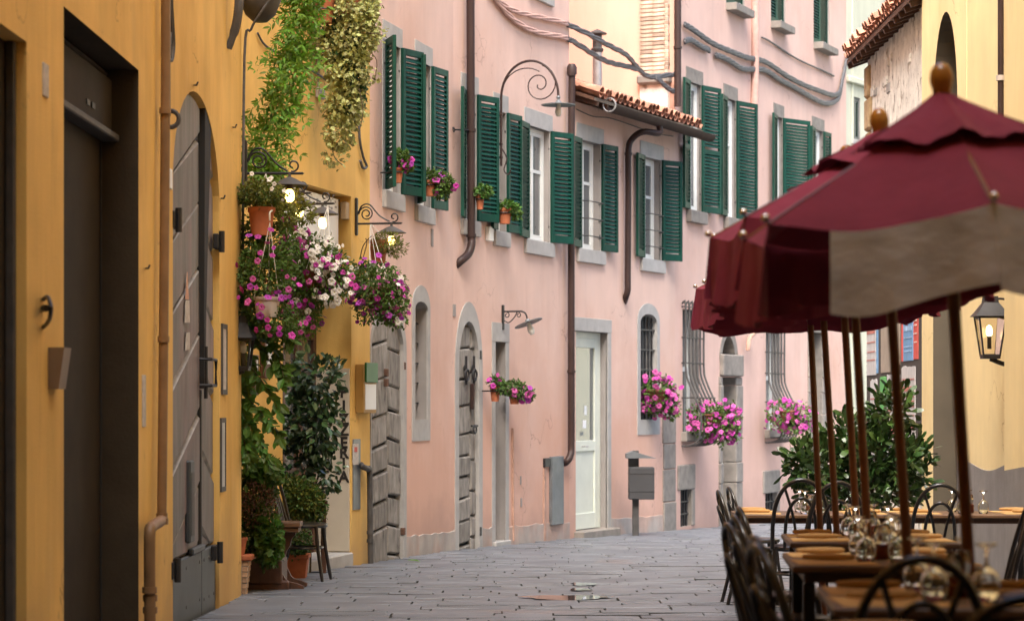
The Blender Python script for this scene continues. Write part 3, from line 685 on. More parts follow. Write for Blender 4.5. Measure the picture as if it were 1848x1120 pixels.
zst = Y_.g(dR) + .15; c = (q[0] + q[2]) / 2; mb.bbox((c.x, c.y, zst - .12), ((q[1] - q[0]).length, .44, .24), .015, Y_.d, Y_.n); mb.build('step', M['stone'], trat)
mb = MB(); u0 = Y_.U(634, .02)
pipe(trat, [Y_.pt(x, y, o) for x, y, o in ((652, 838, 0), (655, 842, .07), (664, 846, .08), (667, 856, .08), (668, 960, .08), (669, 1016, .08))], .033, 'iron_grey', 'gas_pipe', rings=[(Y_.pt(668, 960, .08), (0, 0, 1)), (Y_.pt(668, 975, .08), (0, 0, 1)), (Y_.pt(665, 846, .08), (1, .2, 0))])
mb = MB(); u0, u1 = Y_.U(641), Y_.U(664); zt = Y_.hit(641, 657)[1]; zb = Y_.hit(641, 745)[1]
mc = thing('menu_case', 'white menu case with a green top on the yellow jamb of the trattoria', 'menu board', Y_.P(u0, zb, 0))
wbox(mb, Y_, u0, u1, zb, zt, .003, .10, .006); mb.build('case', mat('tan_wood_case', (.40, .24, .07), .6), mc)
mb = MB(); wbox(mb, Y_, u0 + .05, u1 - .03, zb + .04, zt - .22, .101, .106); mb.build('menu_sheet', M['sign'], mc)
mb = MB(); wbox(mb, Y_, u0 + .03, u1 - .02, zt - .2, zt + .02, .101, .125, .004); mb.build('header', mat('green_header', (.02, .13, .03), .5, var=.15), mc)
cp = cover(Y_, 636, 649, 792, 920, M['metal_grey'], .012, 'utility_cover', trat, False)
sticker(Y_, [(637, 838), (647, 838), (647, 800), (637, 800)], .016, st_wh, cp); sticker(Y_, [(640, 815), (645, 815), (645, 806), (640, 806)], .019, mat('red_label', (.5, .08, .06), .6), cp)
for x0, x1, y0, y1 in ((468, 482, 610, 682), (449, 457, 640, 712)):
    u0, u1 = Y_.U(x0), Y_.U(x1); mb = MB(); zt = Y_.hit(x0, y0)[1]; zb = Y_.hit(x0, y1)[1]
    wbox(mb, Y_, u0, u1, zb, zt, .002, .06, .006); dc = mb.build('display_case', M['brown'], trat)
    mb = MB(); wbox(mb, Y_, u0 + .05, u1 - .05, zb + .14, zt - .05, .061, .065); mb.build('case_glass', M['curtain'], dc)
mb = MB(); mb.tube(smooth_path([Y_.pt(x, y, .02) for x, y in ((576, -30), (576, 80), (574, 162))], 4), .011, 6); u, z = Y_.hit(574, 170); wbox(mb, Y_, u - .1, u + .1, z - .05, z + .06, .0, .05, .008); mb.build('junction_box', M['whitepot'], trat)
mb = MB(); mb.tube(smooth_path([Y_.pt(x, y, .02) for x, y in ((465, 60), (482, 85), (530, 110), (575, 135), (590, 146))], 4), .011, 6); mb.tube(smooth_path([Y_.pt(x, y, .03) for x, y in ((648, 190), (649, 250), (656, 285), (662, 300), (655, 303), (650, 290))], 4), .016, 6); mb.build('cable', M['cable'], trat)
# ------------------------------------------------------------------ tall pink house
pinkh = root_at(A2, 1.5, 'pink_house', 'tall pink plastered house with green louvred shutters and two old arched board doors')
holesA1, holesA2 = [], []
holesA1.append(window(pinkh, A1, 694, 721, 88, 352, leaves=(.40, R(29), .46, 37), curtain=False, fw=.1))
holesA1.append(window(pinkh, A1, 752, 776, 121, 377, leaves=(.40, R(25), .46, 27), curtain=False, fw=.1))
holesA2.append(window(pinkh, A2, 836, 858, 172, 400, leaves=(.40, R(16), .46, 37), curtain=False, fw=.1))
holesA2.append(window(pinkh, A2, 894, 912, 205, 420, leaves=(.30, R(8), .44, 24), curtain=False, fw=.1))
holesA2.append(window(pinkh, A2, 951, 991, 238, 439, leaves=(.48, R(6), .48, 39), fw=.13))
uu, zz_ = A2.hit(960, -30); holesA2.append(window(pinkh, A2, 958, 990, -200, -14, leaves=None, fw=.13))
# first arched door of silvered boards
o0, o1 = A1.U(669), A1.U(727); zt = A1.hit(700, 566)[1]; zs = zt - .42; inn = archp(o0, o1, A1.g(o1) - .25, zs, zt, 16); out = archp(o0 - .03, o1 + .13, A1.g(o1) - .25, zs, zt + .14, 16)
holesA1.append(inn); stone_surround(pinkh, A1, out, inn, depth=-.22)
lv = double_door(pinkh, A1, inn, A1.U(697, -.05), A1.g(o1) - .2, .36, .10, -.03, 'old_wood', bev=.02, gap=.012, rough=.014, seed=8)
mb = MB(); wbox(mb, A1, o0, o1, A1.g(o1) - .25, zt, -.14, -.12); mb.build('door_backing', M['dark'], pinkh)
for px, py, s in ((729, 660, 1), (728, 958, 1), (698, 690, 0), (698, 672, 0)): mb = MB(); strap(mb, A1, px, py, .07, .09, -.03); mb.build('hinge' if s else 'lock_plate', mat('rusty_iron', (.11, .055, .035), .8, var=.3, vscale=30), lv[s])
# second arched door
p0_, p1_ = A2.U(827), A2.U(863.5); zt = A2.hit(845, 580)[1]; zs = zt - .6; inn = archp(p0_, p1_, A2.g(p1_) - .25, zs, zt, 16); out = archp(p0_ - .13, p1_ + .13, A2.g(p1_) - .25, zs, zt + .26, 16)
holesA2.append(inn); stone_surround(pinkh, A2, out, inn, depth=-.2)
lv2 = double_door(pinkh, A2, inn, A2.U(848, -.05), A2.g(p1_) - .2, .34, .07, -.04, 'old_wood', bev=.02, gap=.012, rough=.014, seed=12)
mb = MB(); wbox(mb, A2, p0_, p1_, A2.g(p1_) - .25, zt, -.14, -.12); mb.build('door_backing', M['dark'], pinkh)
for k, (px, py) in enumerate(((839, 664), (853, 664))):
    mb = MB(); u, z = A2.hit(px, py, -.02); mb.lathe([(.03, 0), (.05, .015), (.03, .03)], A2.P(u, z, -.03), 10, A2.d, (0, 0, 1), A2.n); mb.tube(arc(A2.P(u, z - .09, .01), .075, 0, 2 * math.pi, 14, A2.d, (0, 0, 1)), .014, 6); mb.tube([A2.P(u, z + .16, 0), A2.P(u, z - .22, 0)], .016, 6); mb.build('knocker', M['iron'], lv2[k])
mb = MB(); strap(mb, A2, 853, 715, .05, .34, -.03); mb.build('letter_slot', M['copper'], lv2[1])
for px, py in ((866, 958), (866, 640)): mb = MB(); strap(mb, A2, px, py, .07, .12, -.03); mb.build('hinge', M['iron'], lv2[1])
mb = MB(); u, z = A2.hit(851, 768, -.02); mb.tube([A2.P(u - .1, z, .02), A2.P(u + .12, z, .02)], .016, 6); mb.tube(arc(A2.P(u, z - .05, .03), .05, 0, 6.28, 12, A2.d, (0, 0, 1)), .012, 6); mb.build('latch', M['iron'], lv2[0])
# slit window with bars
s0, s1 = A1.U(748), A1.U(771); zb = A1.hit(748, 757)[1]; zt = A1.hit(760, 544)[1]; inn = archp(s0, s1, zb, zt - .1, zt, 12); out = archp(s0 - .13, s1 + .11, zb - .26, zt - .08, zt + .2, 12)
holesA1.append(inn); stone_surround(pinkh, A1, out, inn, depth=-.015)
rv = MB(); reveal(rv, A1, inn, -.01, -.3); rv.build('reveal', M['greyfill'], pinkh)
mb = MB(); wbox(mb, A1, s0, s1, zb, zt, -.34, -.3); sw = mb.build('slit_window', M['greyfill'], pinkh)
mb = MB(); mb.tube([A1.P(s0 + .26, zb, -.12), A1.P(s0 + .26, zt - .03, -.12)], .012, 6); mb.build('bar', M['iron'], sw)
for k in range(5): mb = MB(); z = zb + (zt - zb) * (.14 + .17 * k); mb.tube([A1.P(s0, z, -.12), A1.P(s1, z, -.12)], .011, 6); mb.build('bar', M['iron'], sw)
# blind doorway filled with grey render
b0, b1 = A2.U(893.5), A2.U(912); zt = A2.hit(893, 616)[1]; op = rect(b0, b1, A2.g(b1) - .2, zt); holesA2.append(op)
mb = MB(); wbox(mb, A2, b0 - .14, b1 + .14, zt, zt + .26, -.03, .012, .004); bd = mb.build('blind_doorway', M['stone'], pinkh)
for a, b in ((b0 - .13, b0), (b1, b1 + .13)): mb = MB(); wbox(mb, A2, a, b, A2.g(b1) - .2, zt - .001, -.03, .009, .003); mb.build('jamb', M['stone'], bd)
rv = MB(); reveal(rv, A2, op, 0, -.3); rv.build('reveal', M['greyfill'], bd); mb = MB(); wbox(mb, A2, b0, b1, op[0][1], zt, -.34, -.3); mb.build('infill', M['greyfill'], bd)
mb = MB(); wbox(mb, A2, b0 - .1, b1 + .1, A2.g(b1) - .1, A2.g(b1) + .07, -.3, .05, .01); mb.build('threshold', M['stone'], bd)
facade(pinkh, A1, 0, A1.L, 14, holesA1, M['pink'], zb=-1.5); facade(pinkh, A2, 0, A2.L, 14, holesA2, M['pink'], zb=-1.5)
mb = MB(); e = A2.L; mb.poly([A2.P(e, -1.5), A2.P(e, 14), A2.P(e, 14, -7), A2.P(e, -1.5, -7)]); mb.poly([A1.P(0, 14), A1.P(A1.L, 14), A2.P(e, 14), A2.P(e, 14, -7), A1.P(0, 14, -7)]); mb.poly([A1.P(0, 8), A1.P(0, 14), A1.P(0, 14, -7), A1.P(0, 8, -7)]); mb.build('side_wall', M['pink'], pinkh)
plinth(pinkh, A1, A1.U(733), A1.L, .26); plinth(pinkh, A2, .0, p0_ - .13, .26); plinth(pinkh, A2, p1_ + .13, b0 - .14, .25); plinth(pinkh, A2, b1 + .14, A2.L, .26)
# drainpipes, chase, meter niche
pipe(pinkh, [A2.pt(x, y, .09) for x, y in ((849, -60), (849.5, 100), (850, 300), (850.5, 418))] + [A2.pt(851, 440, .10), A2.pt(845, 458, .08), A2.pt(831, 471, .03), A2.pt(816, 484, -.08)], .055, 'copper', rings=[(A2.pt(850.5, 425, .09), (0, 0, 1)), (A2.pt(850, 235, .09), (0, 0, 1))])
mb = MB(); mb.tube(smooth_path([A2.pt(816, 230, .0), A2.pt(822, 234, .03), A2.pt(850, 235, .09)], 4), .01, 6); mb.tube(arc(A2.pt(819, 234, .05), .03, 0, 6.2, 10, A2.d, (0, 0, 1)), .007, 5); mb.build('pipe_bracket', M['iron'], pinkh)
pipe(pinkh, [A2.pt(1032, 122, .10), A2.pt(1032, 150, .10)] + [A2.pt(1031, y, .1) for y in (300, 500, 700, 800)] + [A2.pt(1029, 822, .1), A2.pt(1022, 833, .06), A2.pt(1014, 836, -.05)], .052, 'copper', rings=[(A2.pt(1031, 670, .1), (0, 0, 1)), (A2.pt(1031.5, 135, .1), (0, 0, 1))])
mb = MB(); mb.lathe([(0, .06), (.05, .05), (.075, 0), (.075, -.1)], A2.pt(1032, 122, .1), 12); mb.build('pipe_cap', M['copper'], pinkh, smooth=50)
M['chase'] = mat('raw_chase', (.46, .28, .21), .9, var=.2, vscale=9, bump=.4)
pipe(pinkh, [A2.pt(925, 772, .01), A2.pt(926, 975, .01)], .02, 'chase', 'old_pipe')
mb = MB(); u0, u1 = A2.U(991), A2.U(1012); wbox(mb, A2, u0, u1, A2.hit(1000, 946)[1], A2.hit(1000, 823)[1], -.02, .05, .006); mb.build('meter_cover', M['metal_grey'], pinkh)
mb = MB(); u0, u1 = A2.U(980), A2.U(990); wbox(mb, A2, u0, u1, A2.hit(985, 842)[1], A2.hit(985, 826)[1], -.02, .035, .006); mb.build('black_box', M['iron'], pinkh)
mb = MB(); u0, u1 = A2.U(980), A2.U(984); wbox(mb, A2, u0, u1, A2.g(u0) + .0, A2.hit(982, 845)[1], -.02, .02, .006); mb.build('cable_duct', M['chase'], pinkh)
mb = MB(); u, z = A2.hit(879, 423); wbox(mb, A2, u - .08, u + .08, z - .09, z + .1, 0, .07, .008); mb.build('junction_box', M['white'], pinkh)
for x, y, w, h in ((779, 429, .09, .22), (819, 560, .1, .16), (939, 866, .04, .12), (940, 906, .05, .12)):
    W = A1 if x < 818 else A2; u, z = W.hit(x, y); mb = MB(); wbox(mb, W, u - w / 2, u + w / 2, z - h / 2, z + h / 2, 0, .012, .003); mb.build('wall_plate', M['greyfill'], pinkh)

# ------------------------------------------------------------------ low pink house with the tiled eaves
low = root_at(L_, 2.3, 'low_house', 'low pink house with clay tiled eaves, a cream glazed door and a brown gutter')
holes = []
holes.append(window(low, L_, 1046, 1083, 261, 454, leaves=(.44, R(6), .46, 28), fw=.13, bars=3, depth=.17))
holes.append(window(low, L_, 1160, 1192, 290, 471, leaves=(.44, R(6), .46, 35), fw=.13, bars=3, depth=.17))
w0, w1 = L_.U(1039), L_.U(1096); zt = L_.hit(1050, 597)[1]; zb = L_.g(w0) + .1; op = rect(w0, w1, zb - .4, zt); holes.append(op)
mb = MB(); wbox(mb, L_, w0 - .06, w1 + .15, zt, zt + .2, -.03, .014, .004); dr = mb.build('door', M['stone'], low)
mb = MB(); wbox(mb, L_, w1, w1 + .14, zb - .3, zt - .001, -.03, .012, .004); mb.build('jamb', M['stone'], dr)
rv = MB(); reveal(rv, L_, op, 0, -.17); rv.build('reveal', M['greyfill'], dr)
mb = MB(); dw = w1 - w0; a, b = w0 + .01, w1 - .01; dz = zt
for x0, x1 in ((a, a + .08), (b - .08, b)): wbox(mb, L_, x0, x1, zb, dz, -.17, -.11, .006)
wbox(mb, L_, a + .08, b - .08, dz - .1, dz, -.17, -.112, .006); mb.build('door_frame', M['cream'], dr)
mb = MB(); a += .09; b -= .09; h = dz - .1 - zb; st = .13
for x0, x1 in ((a, a + st), (b - st, b)): wbox(mb, L_, x0, x1, zb + .01, dz - .1, -.16, -.11, .006)
for z0, z1 in ((zb + .01, zb + .25), (zb + h * .41, zb + h * .41 + .16), (dz - .24, dz - .1)): wbox(mb, L_, a + st, b - st, z0, z1, -.16, -.112, .006)
wbox(mb, L_, a + st, b - st, zb + .24, zb + h * .42, -.15, -.135); lf = mb.build('door_leaf', M['cream'], dr)
mb = MB(); wbox(mb, L_, a + st, b - st, zb + h * .41 + .15, dz - .23, -.15, -.14); mb.build('pane', M['pane'], dr)
for x, y, ww_, hh, m in ((1055, 765, .14, .12, 'sign'), (1057, 740, .1, .14, 'curtain'), (1050, 782, .12, .06, 'metal_grey')): mb = MB(); u, z = L_.hit(x, y, -.135); wbox(mb, L_, u - ww_ / 2, u + ww_ / 2, z - hh / 2, z + hh / 2, -.139, -.137); mb.build('sticker', M[m], dr)
mb = MB(); u, z = L_.hit(1050, 805, -.11); mb.tube([L_.P(u, z, -.11), L_.P(u, z, -.05), L_.P(u + .1, z, -.05)], .012, 6); mb.build('handle', M['zinc'], dr)
mb = MB(); wbox(mb, L_, w0 - .06, w1 + .16, zb - .14, zb, -.17, .16, .012); mb.build('step', M['stone_dark'], dr)
# barred window with arched head
s0, s1 = L_.U(1155), L_.U(1185); zb2 = L_.hit(1155, 757)[1]; zt2 = L_.hit(1165, 566)[1]; inn = archp(s0, s1, zb2, zt2 - .14, zt2, 12); out = archp(s0 - .13, s1 + .12, zb2 - .24, zt2 - .12, zt2 + .17, 12)
holes.append(inn); stone_surround(low, L_, out, inn, depth=-.2)
mb = MB(); wbox(mb, L_, s0, s1, zb2, zt2, -.22, -.19); bw = mb.build('barred_window', M['pane'], low)
for k in range(5): mb = MB(); u = s0 + (s1 - s0) * (k + .5) / 5; mb.tube([L_.P(u, zb2 + .01, -.06), L_.P(u, zt2 - .04, -.06)], .016, 6); mb.build('bar', M['iron'], bw)
for k in range(5): mb = MB(); z = zb2 + (zt2 - zb2) * (k + .5) / 5.3; mb.tube([L_.P(s0, z, -.04), L_.P(s1, z, -.04)], .014, 6); mb.build('crossbar', M['iron'], bw)
EAVE = L_.hit(1040, 178, .45)[1] + .12
facade(low, L_, 0, L_.L, EAVE - .02, holes, M['pink'], zb=-1.6)
plinth(low, L_, w1 + .15, L_.U(1196), .26)
for k, (y0, y1) in enumerate(((690, 742), (742, 800), (800, 846), (846, 905), (905, 968))):
    mb = MB(); u0 = L_.U(1196) + random.uniform(-.03, .03); wbox(mb, L_, u0, L_.L - .005, L_.hit(1205, y1)[1] + .006, L_.hit(1205, y0)[1] - .006, -.03, .02 + random.uniform(0, .012), .012); mb.build('quoin', M['stone_dark'], low)
# tiled roof: rafters, barrel tiles, gutter
RS = math.tan(R(19)); RD = 3.4; ov = .40
rp = lambda u, t, h=0: L_.P(u, EAVE + (t) * RS * math.cos(R(19)) + h, ov - t * math.cos(R(19)))
mb = MB(); mb.prism([rp(-.0, 0), rp(L_.L + .25, 0), rp(L_.L + .25, RD), rp(0, RD)], [rp(0, 0, -.05), rp(L_.L + .25, 0, -.05), rp(L_.L + .25, RD, -.05), rp(0, RD, -.05)]); roof = mb.build('roof', M['brown'], low)
def tile_mesh(r=.085, l=.42):
    mb = MB(); n = 6; vs = []
    for (x, rr) in ((0, r), (l, r * .8)):
        for q in (rr, rr - .014):
            for k in range(n + 1): a = math.pi * k / n; vs.append((math.cos(a) * q, x, math.sin(a) * q))
    m = n + 1; fs = []
    for k in range(n):
        fs += [(k, k + 1, 2 * m + k + 1, 2 * m + k), (m + k, 3 * m + k, 3 * m + k + 1, m + k + 1), (k, m + k, m + k + 1, k + 1), (2 * m + k, 2 * m + k + 1, 3 * m + k + 1, 3 * m + k)]
    mb.add(vs, fs); return mb.mesh('roof_tile', M['tile'], 50)
TILE = tile_mesh()
rr = random.Random(9); up = (rp(0, 1) - rp(0, 0)).normalized(); nrm = L_.d.cross(up).normalized()
if nrm.z < 0: nrm = -nrm
def tile_frame(p, flip, X, Yv, Z, j=.04):
    X2 = (X + Yv * rr.uniform(-j, j)).normalized(); Y2 = (Yv - X2 * Yv.dot(X2)).normalized(); Z2 = Z
    if flip: Z2 = -Z; X2 = -X2
    return Matrix(((X2.x, Y2.x, Z2.x, p.x), (X2.y, Y2.y, Z2.y, p.y), (X2.z, Y2.z, Z2.z, p.z), (0, 0, 0, 1)))
nt = int((L_.L + .25) / .2)
for row in range(5):
    for k in range(nt):
        u = .1 + .2 * k
        if row < 4: inst('roof_tile', TILE, roof, tile_frame(rp(u + .1, row * .36 - .04, .10), True, L_.d, up, nrm, .02))
        inst('roof_tile', TILE, roof, tile_frame(rp(u + rr.uniform(-.012, .012), row * .36 - .06 + rr.uniform(-.03, .03), .085 + rr.uniform(0, .02)), False, L_.d, up, nrm))
mb = MB()
for row in range(5, 10):
    for k in range(nt):
        c = rp(.1 + .2 * k, row * .36, .085); e = rp(.1 + .2 * k, row * .36 + .42, .085)
        vs = []
        for p, q in ((c, .085), (e, .07)):
            for j in range(7): a = math.pi * j / 6; vs.append(p + L_.d * math.cos(a) * q + nrm * math.sin(a) * q)
        mb.add(vs, [(j, j + 1, 7 + j + 1, 7 + j) for j in range(6)])
mb.build('upper_tiles', M['tile'], roof, kind='stuff')
for k in range(12): mb = MB(); u = .15 + k * .38; c0 = rp(u, .0, -.09); c1 = rp(u, .5, -.09); mb.tube([c0, c1], .045, 4); mb.build('rafter', M['brown'], roof)
mb = MB(); gp = lambda u, dz=0: L_.P(u, EAVE - .07 + dz, ov + .06); prof = []
for s in (.105, .092):
    prof.append([(s * math.cos(math.pi + math.pi * k / 8), s * math.sin(math.pi + math.pi * k / 8)) for k in range(9)])
sec = prof[0] + prof[1][::-1]; ua, ub = .45, L_.L + .42
mb.prism([gp(ua) + L_.n * a + Vector((0, 0, b)) for a, b in sec], [gp(ub) + L_.n * a + Vector((0, 0, b)) for a, b in sec]); mb.build('gutter', M['gutter'], low, smooth=40)
mb = MB(); mb.tube(arc(gp(.45), .1, 0, 2 * math.pi, 20, L_.n, (0, 0, 1)), .012, 6); mb.build('gutter_hoop', M['zinc'], low)
for k in range(6): mb = MB(); mb.tube(arc(gp(.9 + .7 * k), .09, math.pi, 2 * math.pi, 8, L_.n, (0, 0, 1)), .01, 5); mb.build('gutter_bracket', M['copper'], low)
ud = L_.U(1172, .3)
pipe(low, [gp(ud, -.08), gp(ud, -.2), L_.pt(1160, 238, .3), L_.pt(1140, 252, .1), L_.pt(1134, 275, .085), L_.pt(1134, 350, .085), L_.pt(1133, 500, .085)] + [L_.pt(1133, 522, .085), L_.pt(1130, 534, .05), L_.pt(1126, 545, -.03)], .05, 'copper', rings=[(L_.pt(1134, 278, .085), (0, 0, 1))])
mb = MB(); mb.tube(smooth_path([L_.pt(x, y, .02) for x, y in ((1040, 197), (1070, 210), (1100, 213), (1140, 226), (1180, 240), (1215, 246))], 5), .008, 5); mb.build('cable', M['cable'], low)
mb = MB(); mb.poly([L_.P(0, EAVE - .03), L_.P(L_.L, EAVE - .03), L_.P(L_.L, EAVE - .03, -3), L_.P(0, EAVE - .03, -3)]); mb.build('loft_floor', M['dark'], low)

# ------------------------------------------------------------------ apricot house behind the low roof, with flue and brick pier
Bk = Wall((L_.P(-.6, 0, -3.3).x, L_.P(-.6, 0, -3.3).y), (L_.P(L_.L + .4, 0, -3.3).x, L_.P(L_.L + .4, 0, -3.3).y))
apr = root_at(Bk, 2, 'apricot_house', 'sunlit apricot house wall rising behind the low tiled roof')
facade(apr, Bk, 0, Bk.L, 13, [], M['orange'], zb=-1.6)
mb = MB(); wbox(mb, Bk, 0, Bk.L, Bk.hit(1100, 37)[1], Bk.hit(1100, 30)[1], -.02, .03, .008); mb.build('string_course', M['orange'], apr)
mb = MB(); mb.tube([Bk.pt(1105, 2, 0), Bk.pt(1105, 2, .5)], .06, 8); mb.build('outlet', M['terra'], apr)
fp = L_.pt(1078, 150, -.8); fz = L_.hit(1078, 58, -.8)[1]
fl = thing('flue', 'tall galvanised flue with a flat cap standing on the low tiled roof', 'chimney', (fp.x, fp.y, fp.z - .4))
mb = MB(); mb.tube([fp - Vector((0, 0, .5)), Vector((fp.x, fp.y, fz - .3))], .075, 14); mb.build('pipe', M['zinc'], fl, smooth=40)
mb = MB(); mb.lathe([(.08, -.33), (.1, -.3), (.1, -.27), (.075, -.25), (.075, -.05)], (fp.x, fp.y, fz), 14); mb.build('collar', M['iron_grey'], fl, smooth=40)
mb = MB(); mb.lathe([(0, .05), (.15, -.02), (.15, -.04), (0, -.04)], (fp.x, fp.y, fz), 14); mb.build('cap', M['iron_grey'], fl)
bz0 = L_.hit(1188, 138, -.35)[1]; bu = L_.U(1189, -.35)
bc = thing('brick_pier', 'worn pale brick pier above the low roof beside the rose house', 'chimney', L_.P(bu, bz0 - 1.2, -.35))
BW, BT = .5, 1.9
mb = MB(); wbox(mb, L_, bu - BW / 2 + .012, bu + BW / 2 - .012, bz0, bz0 + BT, -.60, -.099); mb.build('core', M['mortar'], bc)
mb = MB(); wbox(mb, L_, bu - BW / 2 - .1, bu + BW / 2 + .02, bz0 - .16, bz0 - .005, -.62, -.05, .03); mb.build('corbel', M['stone_dark'], bc)
mb = MB(); wbox(mb, L_, bu - BW / 2 + .0, bu + BW / 2, bz0 - 1.4, bz0 - .16, -.60, -.10, .01); mb.build('rendered_base', M['rough'], bc)
k = 0; z = bz0 + .005
bm1 = {}
while z < bz0 + BT:
    hh = .068; edges = [-BW / 2, -BW / 6, BW / 6, BW / 2] if k % 2 else [-BW / 2, -BW / 3, 0, BW / 3, BW / 2]
    for a, b in zip(edges, edges[1:]):
        key = round(b - a, 3)
        if key not in bm1: q = MB(); q.bbox((0, 0, 0), (b - a - .014, .10, .056), .006); bm1[key] = q.mesh('brick', M['brick'])
        p = L_.P(bu + (a + b) / 2, z + .03, -.145 + rr.uniform(-.008, .008)); X, Yv = L_.d, L_.n
        inst('brick', bm1[key], bc, Matrix(((X.x, Yv.x, 0, p.x), (X.y, Yv.y, 0, p.y), (0, 0, 1, p.z), (0, 0, 0, 1))))
    for a, b in ((-.59, -.35), (-.34, -.10)):
        if 'e' not in bm1: q = MB(); q.bbox((0, 0, 0), (.226, .10, .056), .006); bm1['e'] = q.mesh('brick', M['brick'])
        p = L_.P(bu - BW / 2 + .03, z + .03, (a + b) / 2 - (.05 if a > -.4 else 0)); X, Yv = L_.n, L_.d
        inst('brick', bm1['e'], bc, Matrix(((X.x, Yv.x, 0, p.x), (X.y, Yv.y, 0, p.y), (0, 0, 1, p.z), (0, 0, 0, 1))))
    z += hh; k += 1

# ------------------------------------------------------------------ rose house further on
rose = root_at(C_, 5, 'rose_house', 'long rose pink house with cable bundles, green shutters and bulging iron grilles')
holes = []
holes.append(window(rose, C_, 1242, 1264, 155, 384, leaves=(.46, R(7), .60, 33), fw=.12, curtain=True, depth=.12, sillproud=.1, stone='stone_dark'))
holes.append(window(rose, C_, 1309, 1327, 183, 396, leaves=(.46, R(7), .66, 36), fw=.12, depth=.12, sillproud=.1, stone='stone_dark'))
holes.append(window(rose, C_, 1399, 1411, 214, 410, leaves=(.46, R(9), .78, 47), fw=.12, curtain=False, depth=.12, sillproud=.1, stone='stone_dark'))
holes.append(window(rose, C_, 1468, 1484, 238, 420, leaves=(.40, R(7), .42, 9), fw=.12, depth=.12, sillproud=.1, stone='stone_dark'))
for x0, x1, yt, yb in ((1310, 1343, -190, 5), (1391, 1417, -140, 38), (1468, 1496, -100, 76)):
    u0, u1 = C_.U(x0), C_.U(x1); um = (u0 + u1) / 2
    holes.append(window(rose, C_, x0, x1, yt, yb, fw=0, lint=0, sill=.13, sillproud=.2, depth=.1, at_right=False, stone='stone_dark', curtain=False))
    zt = C_.hit(x0, yt)[1]; zb = C_.hit(x0, yb)[1]; hw = (u1 - u0) / 2 - .01
    shutter(rose, C_, u0 + .005, zb + .01, zt - .01, hw, 1, R(0), o=-.045); shutter(rose, C_, u1 - .005, zb + .01, zt - .01, hw, -1, R(0), o=-.045)
# tall ground-floor openings with bulging grilles
def belly(root, x0, x1, ytop, yb, out):
    u0, u1 = C_.U(x0), C_.U(x1); zt = C_.hit(x0, ytop)[1]; zb = C_.hit(x0, yb)[1]; op = rect(u0 + .08, u1 - .08, zb + .1, zt - .08); holes.append(op)
    mb = MB(); wbox(mb, C_, u0 + .08, u1 - .08, zb + .1, zt - .08, -.24, -.2); w = mb.build('grilled_window', M['pane'], root)
    mb = MB()
    for u in (u0 + .08, (u0 + u1) / 2 - .04, u1 - .16): wbox(mb, C_, u, u + .08, zb + .1, zt - .08, -.2, -.16, .004)
    wbox(mb, C_, u0 + .17, u1 - .17, (zb + zt) / 2, (zb + zt) / 2 + .08, -.2, -.165); mb.build('sash', M['white'], w)
    rv = MB(); reveal(rv, C_, op, 0, -.22); rv.build('reveal', M['greyfill'], w)
    mb = MB(); wbox(mb, C_, u0, u1, zb - .06, zb + .1, -.02, .1, .01); mb.build('sill', M['stone_dark'], w)
    n = 6; h = zt - zb
    def prof(u): return [C_.P(u, zt, .01), C_.P(u, zt - .02, .07), C_.P(u, zb + h * .55, .07), C_.P(u, zb + h * .42, .12), C_.P(u, zb + h * .22, out * .92), C_.P(u, zb + h * .08, out), C_.P(u, zb - .06, out * .8), C_.P(u, zb - .13, .1), C_.P(u, zb - .13, .0)]
    for k in range(n): mb = MB(); mb.tube(smooth_path(prof(u0 + .03 + (u1 - u0 - .06) * k / (n - 1)), 3), .017, 6); mb.build('bar', M['iron_grey'], w)
    for f, o in ((.98, .07), (.75, .07), (.56, .07), (.3, out * .8), (-.02, out * .86)): mb = MB(); z = zb + h * f; mb.tube([C_.P(u0 + .03, z, .0), C_.P(u0 + .03, z, o), C_.P(u1 - .03, z, o), C_.P(u1 - .03, z, .0)], .012, 6); mb.build('crossbar', M['iron'], w)
    return w
belly(rose, 1229, 1264, 548, 790, .34); belly(rose, 1380, 1410, 585, 785, .34)
# arched stone doorway
d0, d1 = C_.U(1302), C_.U(1326); zt = C_.hit(1312, 606)[1]; zm = C_.hit(1312, 668)[1]; op = archp(d0, d1, C_.g(d1) - .3, zt - .45, zt, 12); holes.append(op)
stone_surround(rose, C_, archp(d0 - .12, d1 + .16, zm + .3, zt - .43, zt + .14, 12), archp(d0, d1, zm + .3, zt - .45, zt, 12), depth=-.3, m='stone_dark')
mb = MB(); wbox(mb, C_, d0, d1, op[0][1], zt, -.36, -.3); ad = mb.build('doorway', M['stone_dark'], rose)
mb = MB(); wbox(mb, C_, d0 - .1, d1 + .3, zm - .1, zm + .28, -.3, .08, .02); mb.build('impost', M['stone_dark'], ad)
for a, b, s in ((d0 - .16, d0, 0), (d1, d1 + .36, 1)):
    z = C_.g(d1) - .1; k = 0
    while z < zm - .12:
        h = .5 if k % 2 else .36; mb = MB(); wbox(mb, C_, a, b, z, min(z + h, zm - .11) - .006, -.3, .03 + .008 * (k % 3), .015); mb.build('jamb_stone', M['stone_dark'], ad); z += h; k += 1
mb = MB(); wbox(mb, C_, d0 + .0, d0 + .13, C_.g(d0) + .02, zm - .12, -.1, -.02, .005); mb.build('white_post', M['cream'], ad)
